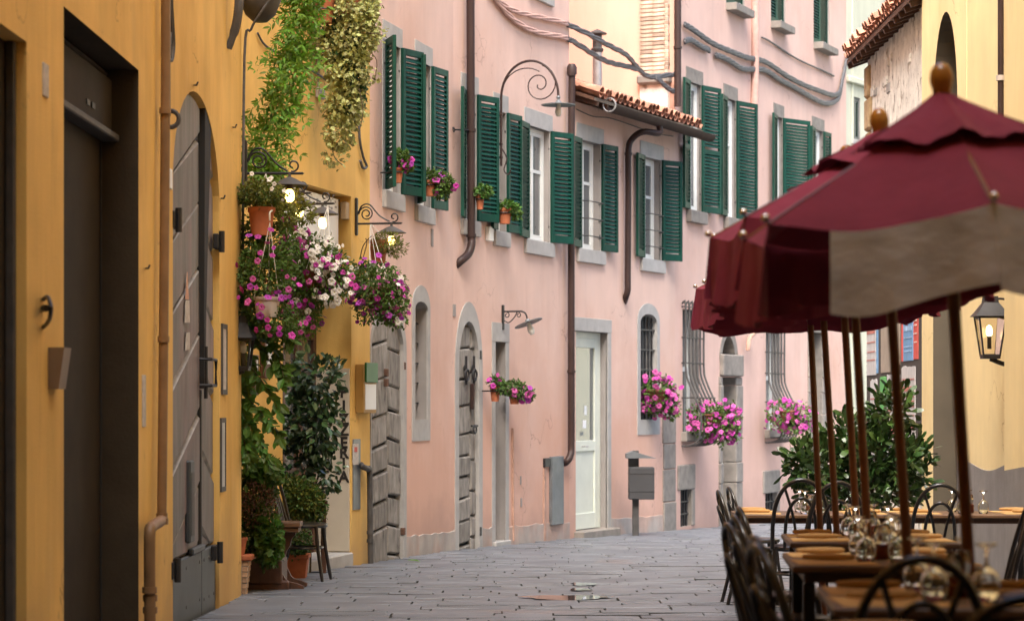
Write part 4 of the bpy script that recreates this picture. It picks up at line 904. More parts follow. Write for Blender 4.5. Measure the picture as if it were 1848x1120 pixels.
# cellar niches and a far doorway
for x0, x1, y0, y1 in ((1228, 1247, 884, 957), (1381, 1401, 890, 945)):
    u0, u1 = C_.U(x0), C_.U(x1); zt = C_.hit(x0, y0)[1]; zb = max(C_.hit(x0, y1)[1], C_.g(u0) + .05); op = rect(u0, u1, zb, zt); holes.append(op)
    mb = MB(); wbox(mb, C_, u0, u1, zb, zt, -.3, -.26); nc = mb.build('cellar_opening', M['dark'], rose)
    rv = MB(); reveal(rv, C_, op, 0, -.26); rv.build('reveal', M['stone_dark'], nc)
    mb = MB(); wbox(mb, C_, u0 - .16, u1 + .16, zt, zt + .42, -.03, .03, .015); mb.build('lintel', M['stone_dark'], nc)
    mb = MB(); wbox(mb, C_, u1, u1 + .16, zb, zt - .003, -.03, .025, .015); mb.build('jamb_stone', M['stone_dark'], nc)
    for k in range(4): mb = MB(); u = u0 + (u1 - u0) * (k + .5) / 4; mb.tube([C_.P(u, zb, -.06), C_.P(u, zt, -.06)], .017, 6); mb.build('bar', M['iron'], nc)
    for k in range(2): mb = MB(); z = zb + (zt - zb) * (k + 1) / 3; mb.tube([C_.P(u0, z, -.05), C_.P(u1, z, -.05)], .014, 6); mb.build('bar', M['iron'], nc)
e0, e1 = C_.U(1464), C_.U(1482); zt = C_.hit(1470, 600)[1]; op = rect(e0, e1, C_.g(e1) - .3, zt); holes.append(op)
mb = MB(); wbox(mb, C_, e0, e1, op[0][1], zt, -.3, -.25); fd_ = mb.build('far_doorway', M['dark'], rose)
rv = MB(); reveal(rv, C_, op, 0, -.25); rv.build('reveal', M['stone_dark'], fd_)
mb = MB(); wbox(mb, C_, e0 - .3, e1 + .3, zt, zt + .3, -.03, .04, .015); mb.build('lintel', M['stone_dark'], fd_)
for a, b in ((e0 - .26, e0), (e1, e1 + .3)):
    z = C_.g(e1) - .1; k = 0
    while z < zt - .02: h = (.42, .3)[k % 2]; mb = MB(); wbox(mb, C_, a, b, z, min(z + h, zt) - .006, -.03, .03 + .008 * (k % 3), .015); mb.build('jamb_stone', M['stone_dark'], fd_); z += h; k += 1
facade(rose, C_, 0, C_.L, 14, holes, M['pink_c'], zb=-1.8)
mb = MB(); mb.poly([C_.P(0, EAVE - .6), C_.P(0, 14), C_.P(0, 14, -7), C_.P(0, EAVE - .6, -7)]); mb.build('gable_wall', M['orange'], rose, label='apricot gable wall above the low tiled roof')
mb = MB(); mb.poly([C_.P(0, 14), C_.P(C_.L, 14), C_.P(C_.L, 14, -7), C_.P(0, 14, -7)]); mb.poly([C_.P(C_.L, -2), C_.P(C_.L, 14), C_.P(C_.L, 14, -7), C_.P(C_.L, -2, -7)]); mb.build('side_wall', M['pink_c'], rose)
pipe(rose, [C_.pt(1223, -60, .1), C_.pt(1223, 100, .1), C_.pt(1223, 192, .1)], .06, 'copper', rings=[(C_.pt(1223, 86, .1), (0, 0, 1))])
pipe(rose, [C_.pt(1363, -60, .06), C_.pt(1363, 100, .06), C_.pt(1361, 205, .06)], .07, 'cable_pink')
mb = MB(); mb.tube(smooth_path([C_.pt(x, y, .12) for x, y in ((1350, 632), (1352, 612), (1362, 600))], 4), .04, 8); mb.build('broken_pipe', M['chase'], rose)

# ------------------------------------------------------------------ cables strung along the fronts
def cable(label, segs, r, m, strands=3, cat='cable', group=None):
    c = thing('cable_bundle', label, cat, segs[0][0], group)
    for pts in segs:
        path = smooth_path(pts, 6); mb = MB()
        for s in range(strands):
            q = []
            for i, p in enumerate(path): a = i * .9 + s * 2 * math.pi / strands; q.append(Vector(p) + Vector((.3 * math.cos(a), .3 * math.cos(a), math.sin(a))) * r * (1.1 if strands > 1 else 0) + Vector((0, 0, .012 * math.sin(i * .5))))
            mb.tube(q, r, 6)
        mb.build('cable', M[m], c, smooth=True)
    return c
cable('painted pink cable bundle crossing the top of the tall pink house', [[A2.pt(x, y, .04) for x, y in ((880, -20), (910, 10), (960, 28), (1024, 44))], [A2.pt(x, y, .04) for x, y in ((885, -12), (920, 30), (970, 58), (1024, 70))]], .022, 'cable_pink')
fr = A2.P(A2.L, 0, .04); t0 = A2.pt(1025, 45, .04); t1 = A2.pt(1025, 70, .04)
cable('dark twisted cables strung in the air over the low tiled roof', [[t0, at(1080, 72, 36.6), at(1125, 95, 37.6), at(1150, 122, 38.4), at(1175, 138, 39), C_.pt(1222, 135, .05)], [t1, at(1070, 98, 36.6), at(1110, 115, 37.5), at(1150, 126, 38.4)], [at(1183, 140, 39.1), at(1200, 155, 39.3), C_.pt(1218, 165, .05)]], .024, 'cable')
cable('thick grey cable bundle sagging below the upper windows of the rose house', [[C_.pt(x, y, .06) for x, y in ((1236, 45), (1262, 62), (1300, 85), (1340, 102), (1378, 110), (1420, 138), (1470, 160), (1510, 172), (1522, 135), (1530, 105), (1545, 112))], [C_.pt(x, y, .06) for x, y in ((1292, 100), (1320, 112), (1345, 125), (1382, 128), (1410, 145), (1450, 168), (1490, 186), (1512, 180), (1519, 150))], [C_.pt(x, y, .06) for x, y in ((1236, 75), (1250, 74), (1270, 86), (1280, 92))]], .027, 'cable', 4)
cable('thin cable sloping between the upper windows of the rose house', [[C_.pt(x, y, .03) for x, y in ((1375, 68), (1400, 82), (1450, 112), (1505, 138))]], .018, 'cable', 1)

# ------------------------------------------------------------------ pale green house closing the street
gh = root_at(G_, 1.5, 'green_house', 'pale green house with grey slatted shutters at the end of the street')
mb0 = G_.U(1535), G_.U(1557)
hg = []; M['grey_sh'] = mat('grey_shutter', (.10, .11, .10), .6, var=.1)
u0, u1 = G_.U(1536), G_.U(1549); zt = G_.hit(1536, 173)[1]; zb = G_.hit(1536, 246)[1]
hg.append(window(gh, G_, 1536, 1552, 173, 250, fw=0, lint=0, sill=.12, depth=.1, at_right=False, curtain=False))
hw = (G_.U(1552) - u0) / 2 - .01
shutter(gh, G_, u0 + .005, zb - .1, zt, hw, 1, 0, o=-.04, m='grey_sh'); shutter(gh, G_, G_.U(1552) - .005, zb - .1, zt, hw, -1, 0, o=-.04, m='grey_sh')
facade(gh, G_, 0, G_.L, 15, hg, M['green_house'], zb=-2)
mb = MB(); wbox(mb, G_, 0, G_.L, G_.hit(1540, 152)[1], G_.hit(1540, 140)[1], -.02, .08, .02); mb.build('string_course', M['green_house'], gh)
mb = MB(); wbox(mb, G_, .3, .36, -1, 15, -.02, .03, .005); mb.build('pilaster', M['green_house'], gh)
pipe(gh, [G_.pt(1607, -40, .08), G_.pt(1607, 30, .08)], .12, 'copper')
mb = MB(); mb.tube(smooth_path([G_.pt(1596, 26, .1), G_.pt(1600, 22, .2), G_.pt(1607, 20, .2)], 3), .03, 6); mb.build('bracket', M['iron_grey'], gh)
# house that closes the view further right, hidden behind the stone wall
eh = thing('end_house', 'pale house closing the bend of the street behind the old stone wall', 'building', (13, 50, gz(50)))
mb = MB(); mb.poly([(11.5, 58, -2), (30, 58, -2), (30, 58, 15), (11.5, 58, 15)]); mb.build('wall', M['green_house'], eh)
# ------------------------------------------------------------------ right-hand side: yellow house, old stone wall
ryel = root_at(R1, 20, 'corner_house', 'pale yellow house on the terrace side with a grey dado and tall arched portal')
oL, oR = R2.U(1728), R2.U(1684); aT = R2.hit(1708, 20)[1]; pop = archp(oL, oR, R2.g(oR) - .3, aT - 1.15, aT, 18)
facade(ryel, R1, 0, R1.L, 18, [], M['yellow_pale'], zb=-1); facade(ryel, R2, 0, R2.L, 9.5, [pop], M['yellow_pale'], zb=-1)
mb = MB(); mb.poly([(4.5, 22.1, -1), (4.5, 22.1, 18), (4.78, 22.1, 18), (4.78, 22.1, -1)]); mb.poly([(4.5, -6, 18), (4.5, 22.1, 18), (10, 22.1, 18), (10, -6, 18)])
mb.poly([(4.78, 28.2, -1), (4.78, 28.2, 9.5), (10, 28.2, 9.5), (10, 28.2, -1)]); mb.poly([(4.78, 22.1, 9.5), (4.78, 28.2, 9.5), (10, 28.2, 9.5), (10, 22.1, 9.5)]); mb.build('side_wall', M['yellow_pale'], ryel)
dado = mat('grey_dado', (.25, .235, .225), .85, var=.12, vscale=4, bump=.3, streak=.1)
for W, a, b in ((R1, 5, R1.L), (R2, 0, oL - .02)):
    n = 24; mb = MB(); top = [(a + (b - a) * k / n, W.g(a + (b - a) * k / n) + 1.12 + .05 * math.sin((a + (b - a) * k / n) * 2.2)) for k in range(n + 1)]
    board_mesh(mb, W, [(a, W.g(a) - .1), (b, W.g(b) - .1)] + top[::-1], -.02, .006, .003); mb.build('dado', dado, ryel)
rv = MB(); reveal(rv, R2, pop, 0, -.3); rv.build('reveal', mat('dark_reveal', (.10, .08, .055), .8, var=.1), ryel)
gg = mat('grey_green_door', (.24, .25, .205), .55, var=.06, vscale=2)
mb = MB(); wbox(mb, R2, oL, oR, pop[0][1], aT, -.34, -.30); pd = mb.build('portal_door', gg, ryel)
for k in range(4):
    a = oL + (oR - oL) * k / 4; mb = MB(); wbox(mb, R2, a + .01, a + (oR - oL) / 4 - .01, pop[0][1], aT - .4, -.30, -.265, .012); mb.build('door_panel', gg, pd)
mb = MB(); wbox(mb, R2, oL - .0, oL + .06, pop[0][1], aT - 1.1, -.26, -.0, .01); mb.build('door_frame', M['iron_grey'], pd)
u, z = R2.hit(1734, 640); mb = MB(); wbox(mb, R2, u - .03, u + .03, z - .12, z + .12, 0, .03, .006); mb.build('bell_plate', M['iron_grey'], ryel)
pipe(ryel, [R2.pt(1806, -60, .07), R2.pt(1806, 60, .07), R2.pt(1806, 150, .07), R2.pt(1806, 330, .07)], .03, 'copper', rings=[])
mb = MB(); p = R2.pt(1806, 141, .07); mb.tube([p - Vector((0, 0, .025)), p + Vector((0, 0, .025))], .045, 8); mb.build('pipe_clip', M['whitepot'], ryel)
mb = MB(); u = R2.U(1745); wbox(mb, R2, u, u + .015, 2.5, 9, -.01, .004); mb.build('plaster_joint', M['yellow_pale'], ryel)
# lit wall lantern
def lantern(name, label, c, w, h, ndir, body, glowm, group=None):
    """four-sided tapering lantern on a scrolled wall plate; c = middle of the glass, ndir = away from the wall"""
    t = thing(name, label, 'wall lantern', c, group); nd = Vector(ndir).normalized(); sx = Vector((-nd.y, nd.x, 0))
    top, bot = w / 2, w / 2 * .62
    cr = [(1, 1), (1, -1), (-1, -1), (-1, 1)]
    P = lambda i, j, s, z: Vector(c) + nd * i * s + sx * j * s + Vector((0, 0, z))
    mb = MB()
    for i, j in cr: mb.tube([P(i, j, top, h / 2), P(i, j, bot, -h / 2)], .011, 4)
    for s, z in ((top, h / 2), (bot, -h / 2)):
        for a, b in zip(cr, cr[1:] + cr[:1]): mb.tube([P(*a, s, z), P(*b, s, z)], .013, 4)
    mb.box(Vector(c) + Vector((0, 0, -h / 2 - .015)), (bot * 2.1, bot * 2.1, .03), nd, sx); mb.build('frame', M[body], t)
    for a, b in zip(cr, cr[1:] + cr[:1]):
        mb = MB(); k = .93; mb.poly([P(a[0] * k, a[1] * k, bot, -h / 2), P(b[0] * k, b[1] * k, bot, -h / 2), P(b[0] * k, b[1] * k, top, h / 2), P(a[0] * k, a[1] * k, top, h / 2)]); mb.build('pane', M['lampglass'], t)
    mb = MB(); lv = [(top * 1.32, h / 2 + .01), (top * 1.05, h / 2 + .05), (top * .55, h / 2 + .14), (top * .5, h / 2 + .2)]
    for (s0, z0), (s1, z1) in zip(lv, lv[1:]):
        for a, b in zip(cr, cr[1:] + cr[:1]): mb.poly([P(*a, s0, z0), P(*b, s0, z0), P(*b, s1, z1), P(*a, s1, z1)])
    mb.poly([P(*a, top * 1.32, h / 2 + .01) for a in cr]); mb.poly([P(*a, top * .5, h / 2 + .2) for a in cr]); mb.build('roof', M[body], t)
    mb = MB(); back = Vector(c) - nd * (top + .06); mb.box(back + Vector((0, 0, -.08)), (.03, w * .55, h * 1.25), nd, sx)
    mb.tube(smooth_path([back + Vector((0, 0, -h * .7)), back + nd * .06 + Vector((0, 0, -h * .72)), Vector(c) + Vector((0, 0, -h / 2 - .03))], 5), .022, 6)
    mb.tube(smooth_path([back + Vector((0, 0, h * .45)), back + nd * .03 + Vector((0, 0, h * .95)), Vector(c) + Vector((0, 0, h * .98)), Vector(c) + Vector((0, 0, h / 2 + .19))], 5), .011, 6); mb.build('bracket', M[body], t)
    mb = MB(); mb.lathe([(0, -.055), (.026, -.04), (.03, 0), (.022, .04), (0, .055)], Vector(c) + Vector((0, 0, .05)), 12); mb.build('bulb', M[glowm], t, smooth=True)
    mb = MB(); mb.lathe([(.02, -.12), (.02, 0), (0, 0)], Vector(c), 10); mb.build('lamp_holder', M['iron'], t)
    return t
lantern('wall_lantern', 'lit black lantern glowing on the pale yellow wall above the terrace', at(1787, 607, 22.9), .25, .36, (-1, 0, 0), 'iron', 'bulb_core')
# old rubble wall with tiled eaves and pasted posters
ow = root_at(R3, 2, 'old_stone_wall', 'old rubble wall with flaking white render, clay tile eaves and torn posters', 'wall')
EZ = 5.95
facade(ow, R3, 0, R3.L, EZ, [], M['rough'], zb=-1.2)
mb = MB(); mb.poly([(4.9, 33.3, -1.2), (4.9, 33.3, EZ), (9, 33.3, EZ + 1), (9, 33.3, -1.2)]); mb.build('end_wall', M['rough'], ow)
rq = random.Random(21)
for k in range(7): mb = MB(); z = 2.7 + k * .45; wbox(mb, R3, R3.L - (.42 if k % 2 else .3), R3.L + .01, z, z + .44, -.3, .03 + rq.uniform(0, .03), .03); mb.build('quoin', mat('ochre_rubble', (.44, .31, .17), .95, var=.3, vscale=9, bump=.8, bscale=25) if k == 0 else bpy.data.materials['ochre_rubble'], ow)
for k in range(46):   # stones that show through the fallen render
    u = rq.uniform(.1, R3.L - .5); z = rq.uniform(2.2, EZ - .2); mb = MB(); wbox(mb, R3, u, u + rq.uniform(.12, .34), z, z + rq.uniform(.07, .16), -.05, rq.uniform(.008, .03), .012); mb.build('stone', M['rough'] if k % 3 else M['stone'], ow)
ru = lambda u, t, h=0: R3.P(u, EZ + .02 + t * .34 + h, .26 - t * .94)
mb = MB(); mb.prism([ru(-.1, 0), ru(R3.L + .2, 0), ru(R3.L + .2, 3), ru(-.1, 3)], [ru(-.1, 0, -.06), ru(R3.L + .2, 0, -.06), ru(R3.L + .2, 3, -.06), ru(-.1, 3, -.06)]); er = mb.build('eaves', M['brown'], ow)
for k in range(14): mb = MB(); u = .1 + k * .4; mb.tube([ru(u, .02, -.1), ru(u, .5, -.1)], .05, 4); mb.build('rafter', M['brown'], er)
up = (ru(0, 1) - ru(0, 0)).normalized(); X = R3.d; nrm = X.cross(up).normalized(); nrm = nrm if nrm.z > 0 else -nrm
for row in range(3):
    for k in range(int(R3.L / .21) + 1):
        p = ru(.05 + .21 * k + rq.uniform(-.015, .015), row * .36 - .08 + rq.uniform(-.04, .04), .09 + rq.uniform(0, .02))
        inst('roof_tile', TILE, er, tile_frame(p, False, X, up, nrm)); inst('roof_tile', TILE, er, tile_frame(ru(.155 + .21 * k, row * .36 - .05, .10), True, X, up, nrm, .02))
# posters in their rows: flat pasted sheets, torn at the edges
def pm(name, c): return mat(name, c, .75, var=.12, vscale=6, stains=[((.5, .46, .42), 5, .6, .72, .6, (1, 1, 1))])
PM = dict(w=pm('poster_white', (.55, .54, .54)), b=pm('poster_blue', (.16, .33, .56)), g=pm('poster_green', (.12, .42, .12)), r=pm('poster_red', (.62, .10, .08)), d=mat('poster_board', (.06, .05, .045), .8), t=pm('weathered_board', (.36, .30, .24)))
mb = MB(); a, b = R3.hit(1652, 560)[0], R3.hit(1574, 560)[0]; board = None
pb = thing('poster_board', 'weathered board of torn posters on the old stone wall behind the terrace', 'notice board', R3.P(a, 1.2, .02))
wbox(mb, R3, .06, 5.0, .1, 2.66, .0, .03); mb.build('backing', PM['d'], pb)
UL = 4.98
cells = [(.75, 1.1, 1.75, 2.6, 'r'), (1.12, 1.85, 1.74, 2.6, 'b'), (1.87, 2.0, 1.74, 2.6, 'r'), (2.1, 2.75, 1.7, 2.6, 't'), (2.85, 3.68, 1.62, 2.6, 't'), (3.92, 4.1, 1.62, 2.6, 'b'), (4.1, 4.95, 1.6, 2.6, 'w'),
         (.95, 2.0, .5, 1.68, 'w'), (2.1, 3.15, .5, 1.6, 'w'), (3.22, 3.76, .5, 1.58, 'g'), (4.0, 4.62, .5, 1.55, 'w'), (4.62, 4.95, .5, 1.55, 'd')]
for u0, u1, z0, z1, k in cells:
    u0, u1 = u0 + .02, min(u1, UL); n = 7; pts = [(u0, z0), (u1, z0)] + [(u1 - (u1 - u0) * q / n, z1 + rq.uniform(-.03, .0)) for q in range(n + 1)]
    mb = MB(); board_mesh(mb, R3, pts, .03, .036 + rq.uniform(0, .004), .001); po = mb.build('poster', PM[k], pb)
    if k in 'wrb':
        mb = MB(); z = z1 - .16
        while z > z0 + .12:
            big = rq.random() < .3; h = .06 if big else .016; x = u0 + .05
            while x < u1 - .08:
                w = rq.uniform(.03, .09) * (1.4 if big else 1); wbox(mb, R3, x, min(x + w, u1 - .04), z - h, z, .040, .0425); x += w + .02
            z -= h + rq.uniform(.03, .12)
        mb.build('print', mat('print_' + k, {'w': (.45, .16, .13), 'r': (.75, .6, .55), 'b': (.3, .45, .65)}[k], .7, var=.3, vscale=9), po, kind='stuff')

# ------------------------------------------------------------------ parasols
def umbrella(label, x, y, lean, r, ztip, zfin, yaw=0, val=.27, grey=False, seed=0, back=0):
    g = gz(y); t = thing('parasol', label, 'parasol', (0, 0, 0), 'maroon parasols over the terrace tables'); q = random.Random(seed); n = 6
    zt, zf = ztip - g, zfin - g; za = zf - .095
    mb = MB(); mb.tube([(0, 0, .05), (0, 0, za + .02)], .021, 12); mb.build('pole', M['pole'], t, smooth=40)
    mb = MB(); mb.lathe([(0, .09), (.03, .09), (.035, .05), (.2, .04), (.22, 0), (0, 0)], (0, 0, 0), 20); mb.build('base', M['iron'], t, smooth=30)
    mb = MB(); mb.lathe([(.0, -.01), (.028, -.01), (.033, .01), (.0385, .03), (.0395, .045), (.035, .068), (.024, .085), (.012, .093), (0, .095)], (0, 0, za), 18); mb.build('finial', M['finial'], t, smooth=60)
    A = lambda k: -math.pi / 2 + yaw + 2 * math.pi * k / n
    def cp(k, s, tt, lift=0):
        a0, a1 = A(k), A(k + 1); d = Vector((math.cos(a0), math.sin(a0), 0)).lerp(Vector((math.cos(a1), math.sin(a1), 0)), s)
        sag = math.sin(math.pi * s); rr_ = r * tt * (1 - .035 * sag)
        z = za - .012 + (zt - za) * (tt ** .92) - .042 * sag * tt ** 1.5 + lift + .006 * math.sin(9 * s + 5 * tt + k * 1.7 + seed) * sag + .004 * math.sin(23 * tt + 4 * s + k) * sag
        return Vector((d.x * rr_, d.y * rr_, z))
    mb = MB(); nr, na = 10, 8
    for k in range(n):
        b = len(mb.v); vs = [cp(k, j / na, .1 + .9 * i / nr) for i in range(nr + 1) for j in range(na + 1)]
        mb.add(vs, [(i * (na + 1) + j, i * (na + 1) + j + 1, (i + 1) * (na + 1) + j + 1, (i + 1) * (na + 1) + j) for i in range(nr) for j in range(na)])
    mb.build('canopy', M['maroon'], t, smooth=30)
    mb = MB(); nc = 5
    for k in range(n):
        vs = []
        for i in range(nc + 1):
            for j in range(na + 1):
                tt = .02 + .44 * i / nc; p = cp(k, j / na, tt, .022 + .028 * (i / nc)); p.z += (i / nc) ** 2 * (.010 * math.sin(j * 1.1 + k * 2.1 + seed) + .005 * math.sin(j * 2.7 + k)); vs.append(p)
        mb.add(vs, [(i * (na + 1) + j, i * (na + 1) + j + 1, (i + 1) * (na + 1) + j + 1, (i + 1) * (na + 1) + j) for i in range(nc) for j in range(na)])
    mb.build('vent_cap', M['maroon'], t, smooth=60)
    for k in range(n):
        isg = grey and k in (n - 1, 0); s0, s1 = (.27 if isg and k == n - 1 else 0), 1
        hl = 18; mb = MB(); vs = []; rows = 5; ph = q.uniform(0, 6); fr_ = q.uniform(13, 19); amp = .010 if isg else .022
        for i in range(rows + 1):
            for j in range(hl + 1):
                s = s0 + (s1 - s0) * j / hl; p = cp(k, s, 1.0); o = Vector((p.x, p.y, 0)).normalized(); f = i / rows
                w = amp * f * (math.sin(fr_ * s + ph) + .5 * math.sin(fr_ * 2.3 * s + 1 + ph)); p = p + o * (.004 + w + (.03 if not isg else .02) * f)
                p.z -= (val - (.02 if isg else .09 if grey and k in (1, 2, 3) else 0)) * f * (1 + .06 * math.sin(7 * s + ph)) ; vs.append(p)
        mb.add(vs, [(i * (hl + 1) + j, i * (hl + 1) + j + 1, (i + 1) * (hl + 1) + j + 1, (i + 1) * (hl + 1) + j) for i in range(rows) for j in range(hl)])
        mb.build('valance', M['greycloth' if isg else 'maroon'], t, smooth=True, label='faded grey valance panel' if isg else None)
        a = A(k); d = Vector((math.cos(a), math.sin(a), 0)); mb = MB(); mb.tube([Vector((0, 0, za - .05)), d * r + Vector((0, 0, zt - .015))], .008, 5); rb = mb.build('rib', M['pole'], t)
        mb = MB(); mb.tube([d * .03 + Vector((0, 0, za - .33)), d * r * .5 + Vector((0, 0, (za + zt) / 2 - .03))], .007, 5); mb.build('strut', M['pole'], rb)
        mb = MB(); mb.lathe([(0, -.012), (.013, -.006), (.015, .006), (.008, .016), (0, .018)], d * (r + .008) + Vector((0, 0, zt + .004)), 10); mb.build('rib_tip', M['chrome'], rb, smooth=True)
    mb = MB(); mb.lathe([(.03, -.38), (.04, -.36), (.04, -.31), (.03, -.29)], (0, 0, za), 12); mb.build('hub', M['pole'], t)
    mb = MB(); cz = za - .5
    for k in range(3): mb.tube([Vector((.028 * math.cos(a), .028 * math.sin(a) - .004, cz - .13 * abs(math.sin(a / 2 + k)) + .02 * k)) for a in (2 * math.pi * i / 12 for i in range(12))], .004, 4, closed=True)
    mb.build('cord', M['cord'], t)
    t.location = (x, y, g); t.rotation_euler = (R(-back), R(-lean), 0); return t
umbrella('nearest maroon parasol with a faded grey front valance', 1.558, 8.0, 3.2, .74, 1.82, 2.335, grey=True, seed=1)
umbrella('second maroon parasol, partly hidden behind the one with the grey valance', 1.655, 9.8, 3.4, .76, 1.97, 2.42, seed=2, back=2, yaw=.1)
umbrella('third maroon parasol, its finial peeping over the second parasol', 1.78, 11.8, 2.7, .78, 2.02, 2.49, seed=3, back=3, yaw=-.06)
umbrella('fourth maroon parasol on the pole close beside the third pole', 1.985, 13.6, 2.8, .80, 2.06, 2.52, seed=4, back=3.5, yaw=.05)
umbrella('fifth maroon parasol, second from the far end of the terrace', 2.06, 15.0, 3.0, .80, 2.06, 2.5, seed=5, back=4, yaw=.0)
umbrella('farthest maroon parasol, whose dark underside shows above the laurel', 2.10, 16.2, 2.2, .80, 2.07, 2.5, seed=6, back=4.2, yaw=.12)

# ------------------------------------------------------------------ tables, place settings, chairs
def make_table(label, w, d, x, y, rot):
    t = thing('table', label, 'table', (0, 0, 0), 'wooden terrace tables')
    mb = MB(); mb.bbox((0, 0, .735), (w, d, .03), .006); mb.build('tabletop', M['table'], t)
    mb = MB(); mb.box((0, 0, .70), (w - .1, d - .1, .04)); mb.build('apron', M['brown'], t)
    for sx in (-1, 1):
        for sy in (-1, 1): mb = MB(); mb.bbox((sx * (w / 2 - .07), sy * (d / 2 - .07), .34), (.05, .05, .68), .006); mb.build('leg', M['chair'], t)
    t.location = (x, y, gz(y)); t.rotation_euler = (math.atan(SLOPE) * -1, 0, R(rot)); return t
def upright(mb_name, mb, m, label, cat, group=None, smooth=False):
    o = mb.build(mb_name, m, None, smooth); tag(o, label, cat, group); return o
GL = [(.034, 0), (.043, .035), (.044, .06), (.036, .09), (.014, .108), (.006, .118), (.005, .165), (.034, .178), (.036, .182), (0, .183)]
gl_mesh = None
def wine_glass():
    mb = MB(); mb.lathe(GL + [(0, .116), (.012, .106), (.034, .088), (.042, .06), (.041, .035), (.032, 0), (.034, 0)], (0, 0, 0), 20); return mb.mesh('wine_glass', M['glass'], True)
gl_mesh = wine_glass()
mb = MB(); mb.bbox((0, 0, .001), (.34, .50, .002), .0005); mat_mesh = mb.mesh('paper_mat', M['paper'])
mb = MB(); mb.lathe([(0, -.115), (.016, -.11), (.024, -.05), (.026, .03), (.02, .1), (0, .115)], (0, 0, .018), 10, (0, 1, 0), (0, 0, .62), (1, 0, 0)); nap_mesh = mb.mesh('napkin', M['napkin'], 60)
def candle_jar(label, loc):
    t = thing('candle_holder', label, 'candle holder', loc, 'red glass candle holders on the tables')
    mb = MB(); mb.lathe([(0, 0), (.042, 0), (.045, .01), (.045, .065), (.04, .07), (0, .07)], loc, 16); mb.build('base', M['candle'], t, smooth=40)
    mb = MB(); mb.lathe([(.036, .071), (.04, .10), (.036, .145), (.030, .15), (.028, .145), (.033, .1), (.030, .075)], loc, 16); mb.build('glass', M['glass'], t, smooth=True); return t
def settings(name, tx, ty, rot, w, d, zt=.752, jars=(0,), glasses=True):
    c, s = math.cos(R(rot)), math.sin(R(rot))
    def L(x, y, z=zt): X, Yv = tx + c * x - s * y, ty + s * x + c * y; return Vector((X, Yv, gz(Yv) + z))
    for sx, sn in ((-1, 'street side'), (1, 'wall side')):
        for sy, dn in ((-1, 'near'), (1, 'far')):
            where = f'{name}, {sn}, {dn} seat'
            p = L(sx * (w / 2 - .19), sy * d * .25); rz = R(rot) + random.uniform(-.06, .06)
            o = inst('paper_mat', mat_mesh, None, Matrix.Translation(p) @ Matrix.Rotation(-math.atan(SLOPE), 4, 'X') @ Matrix.Rotation(rz, 4, 'Z')); tag(o, f'brown paper place mat on {where}', 'place mat', 'paper place mats')
            o = inst('napkin', nap_mesh, None, Matrix.Translation(p + Vector((sx * .02, .04, .003))) @ Matrix.Rotation(rz + random.uniform(-.15, .15), 4, 'Z')); tag(o, f'rolled tan napkin on {where}', 'napkin', 'rolled napkins')
            if not glasses: continue
            q = L(sx * random.uniform(.055, .1), sy * d * .22 + random.uniform(-.04, .04)); o = inst('wine_glass', gl_mesh, None, Matrix.Translation(q) @ Matrix.Rotation(random.uniform(0, 6), 4, 'Z')); tag(o, f'upturned wine glass on {where}', 'wine glass', 'upturned wine glasses')
    for k, yy in enumerate(jars): candle_jar(f'dark red candle holder in the middle of {name}', L(.02, yy))
TB = [('nearest table', 1.12, 5.75, -4.7, .80, 1.25, 'dark wooden table cut off by the bottom edge, closest to the viewer'), ('second table', 1.42, 7.8, -4.7, .82, 1.22, 'wooden table set for four under the grey-fronted parasol'),
      ('third table', 1.62, 10.7, -4.7, .80, 1.5, 'wooden table set for four, third along the terrace'), ('fourth table', 1.98, 13.5, -4.5, .90, 1.5, 'wooden table set for four, just before the far pair of tables'),
      ('far street-side table', 2.42, 19.7, -3, 1.22, 1.4, 'wide wooden table at the far end, on the street side'), ('far wall-side table', 3.70, 19.7, -3, 1.22, 1.4, 'wide wooden table at the far end, on the yellow wall side')]
for nm, x, y, rot, w, d, lab in TB:
    make_table(lab, w, d, x, y, rot); settings(nm, x, y, rot, w, d, glasses=nm != 'nearest table', jars=(0,) if nm != 'nearest table' else ())
def make_chair():
    t = thing('bistro_chair', 'x', 'chair', (0, 0, 0), 'black bentwood chairs at the terrace tables')
    mb = MB(); mb.lathe([(0, .465), (.17, .468), (.195, .46), (.2, .445), (.19, .43), (0, .43)], (0, 0, 0), 22); mb.build('seat', M['chair'], t, smooth=40)
    for sx in (-1, 1): mb = MB(); mb.tube(smooth_path([(sx * .15, .13, .44), (sx * .165, .15, .25), (sx * .19, .19, 0)], 4), [.017] * 4 + [.015] * 4 + [.012], 8); mb.build('leg', M['chair'], t, smooth=50)
    for sx in (-1, 1): mb = MB(); mb.tube(smooth_path([(sx * .17, -.13, .46), (sx * .175, -.16, .25), (sx * .19, -.22, 0)], 4), .015, 8); mb.build('leg', M['chair'], t, smooth=50)
    mb = MB(); mb.tube([(.155 * math.cos(a), .155 * math.sin(a), .27) for a in (2 * math.pi * k / 20 for k in range(20))], .010, 6, closed=True); mb.build('stretcher', M['chair'], t, smooth=50)
    def hoop(hw, zt, n=16):
        return [(hw * (1 if False else 1) * math.cos(math.pi * k / n) * (1.0 + .12 * math.sin(math.pi * k / n)), -.155 - .12 * math.sin(math.pi * k / n) ** .8, .45 + (zt - .45) * math.sin(math.pi * k / n) ** .72) for k in range(n + 1)]
    mb = MB(); mb.tube(smooth_path(hoop(.19, .925), 2), .0145, 8); mb.build('back_hoop', M['chair'], t, smooth=50)
    mb = MB(); mb.tube(smooth_path(hoop(.105, .80), 2), .012, 8); mb.build('inner_hoop', M['chair'], t, smooth=50)
    for sx in (-1, 1): mb = MB(); mb.tube(smooth_path([(sx * .02, -.16, .45), (sx * .05, -.22, .66), (sx * .11, -.265, .86)], 4), .010, 6); mb.build('back_spindle', M['chair'], t, smooth=50)
    return t
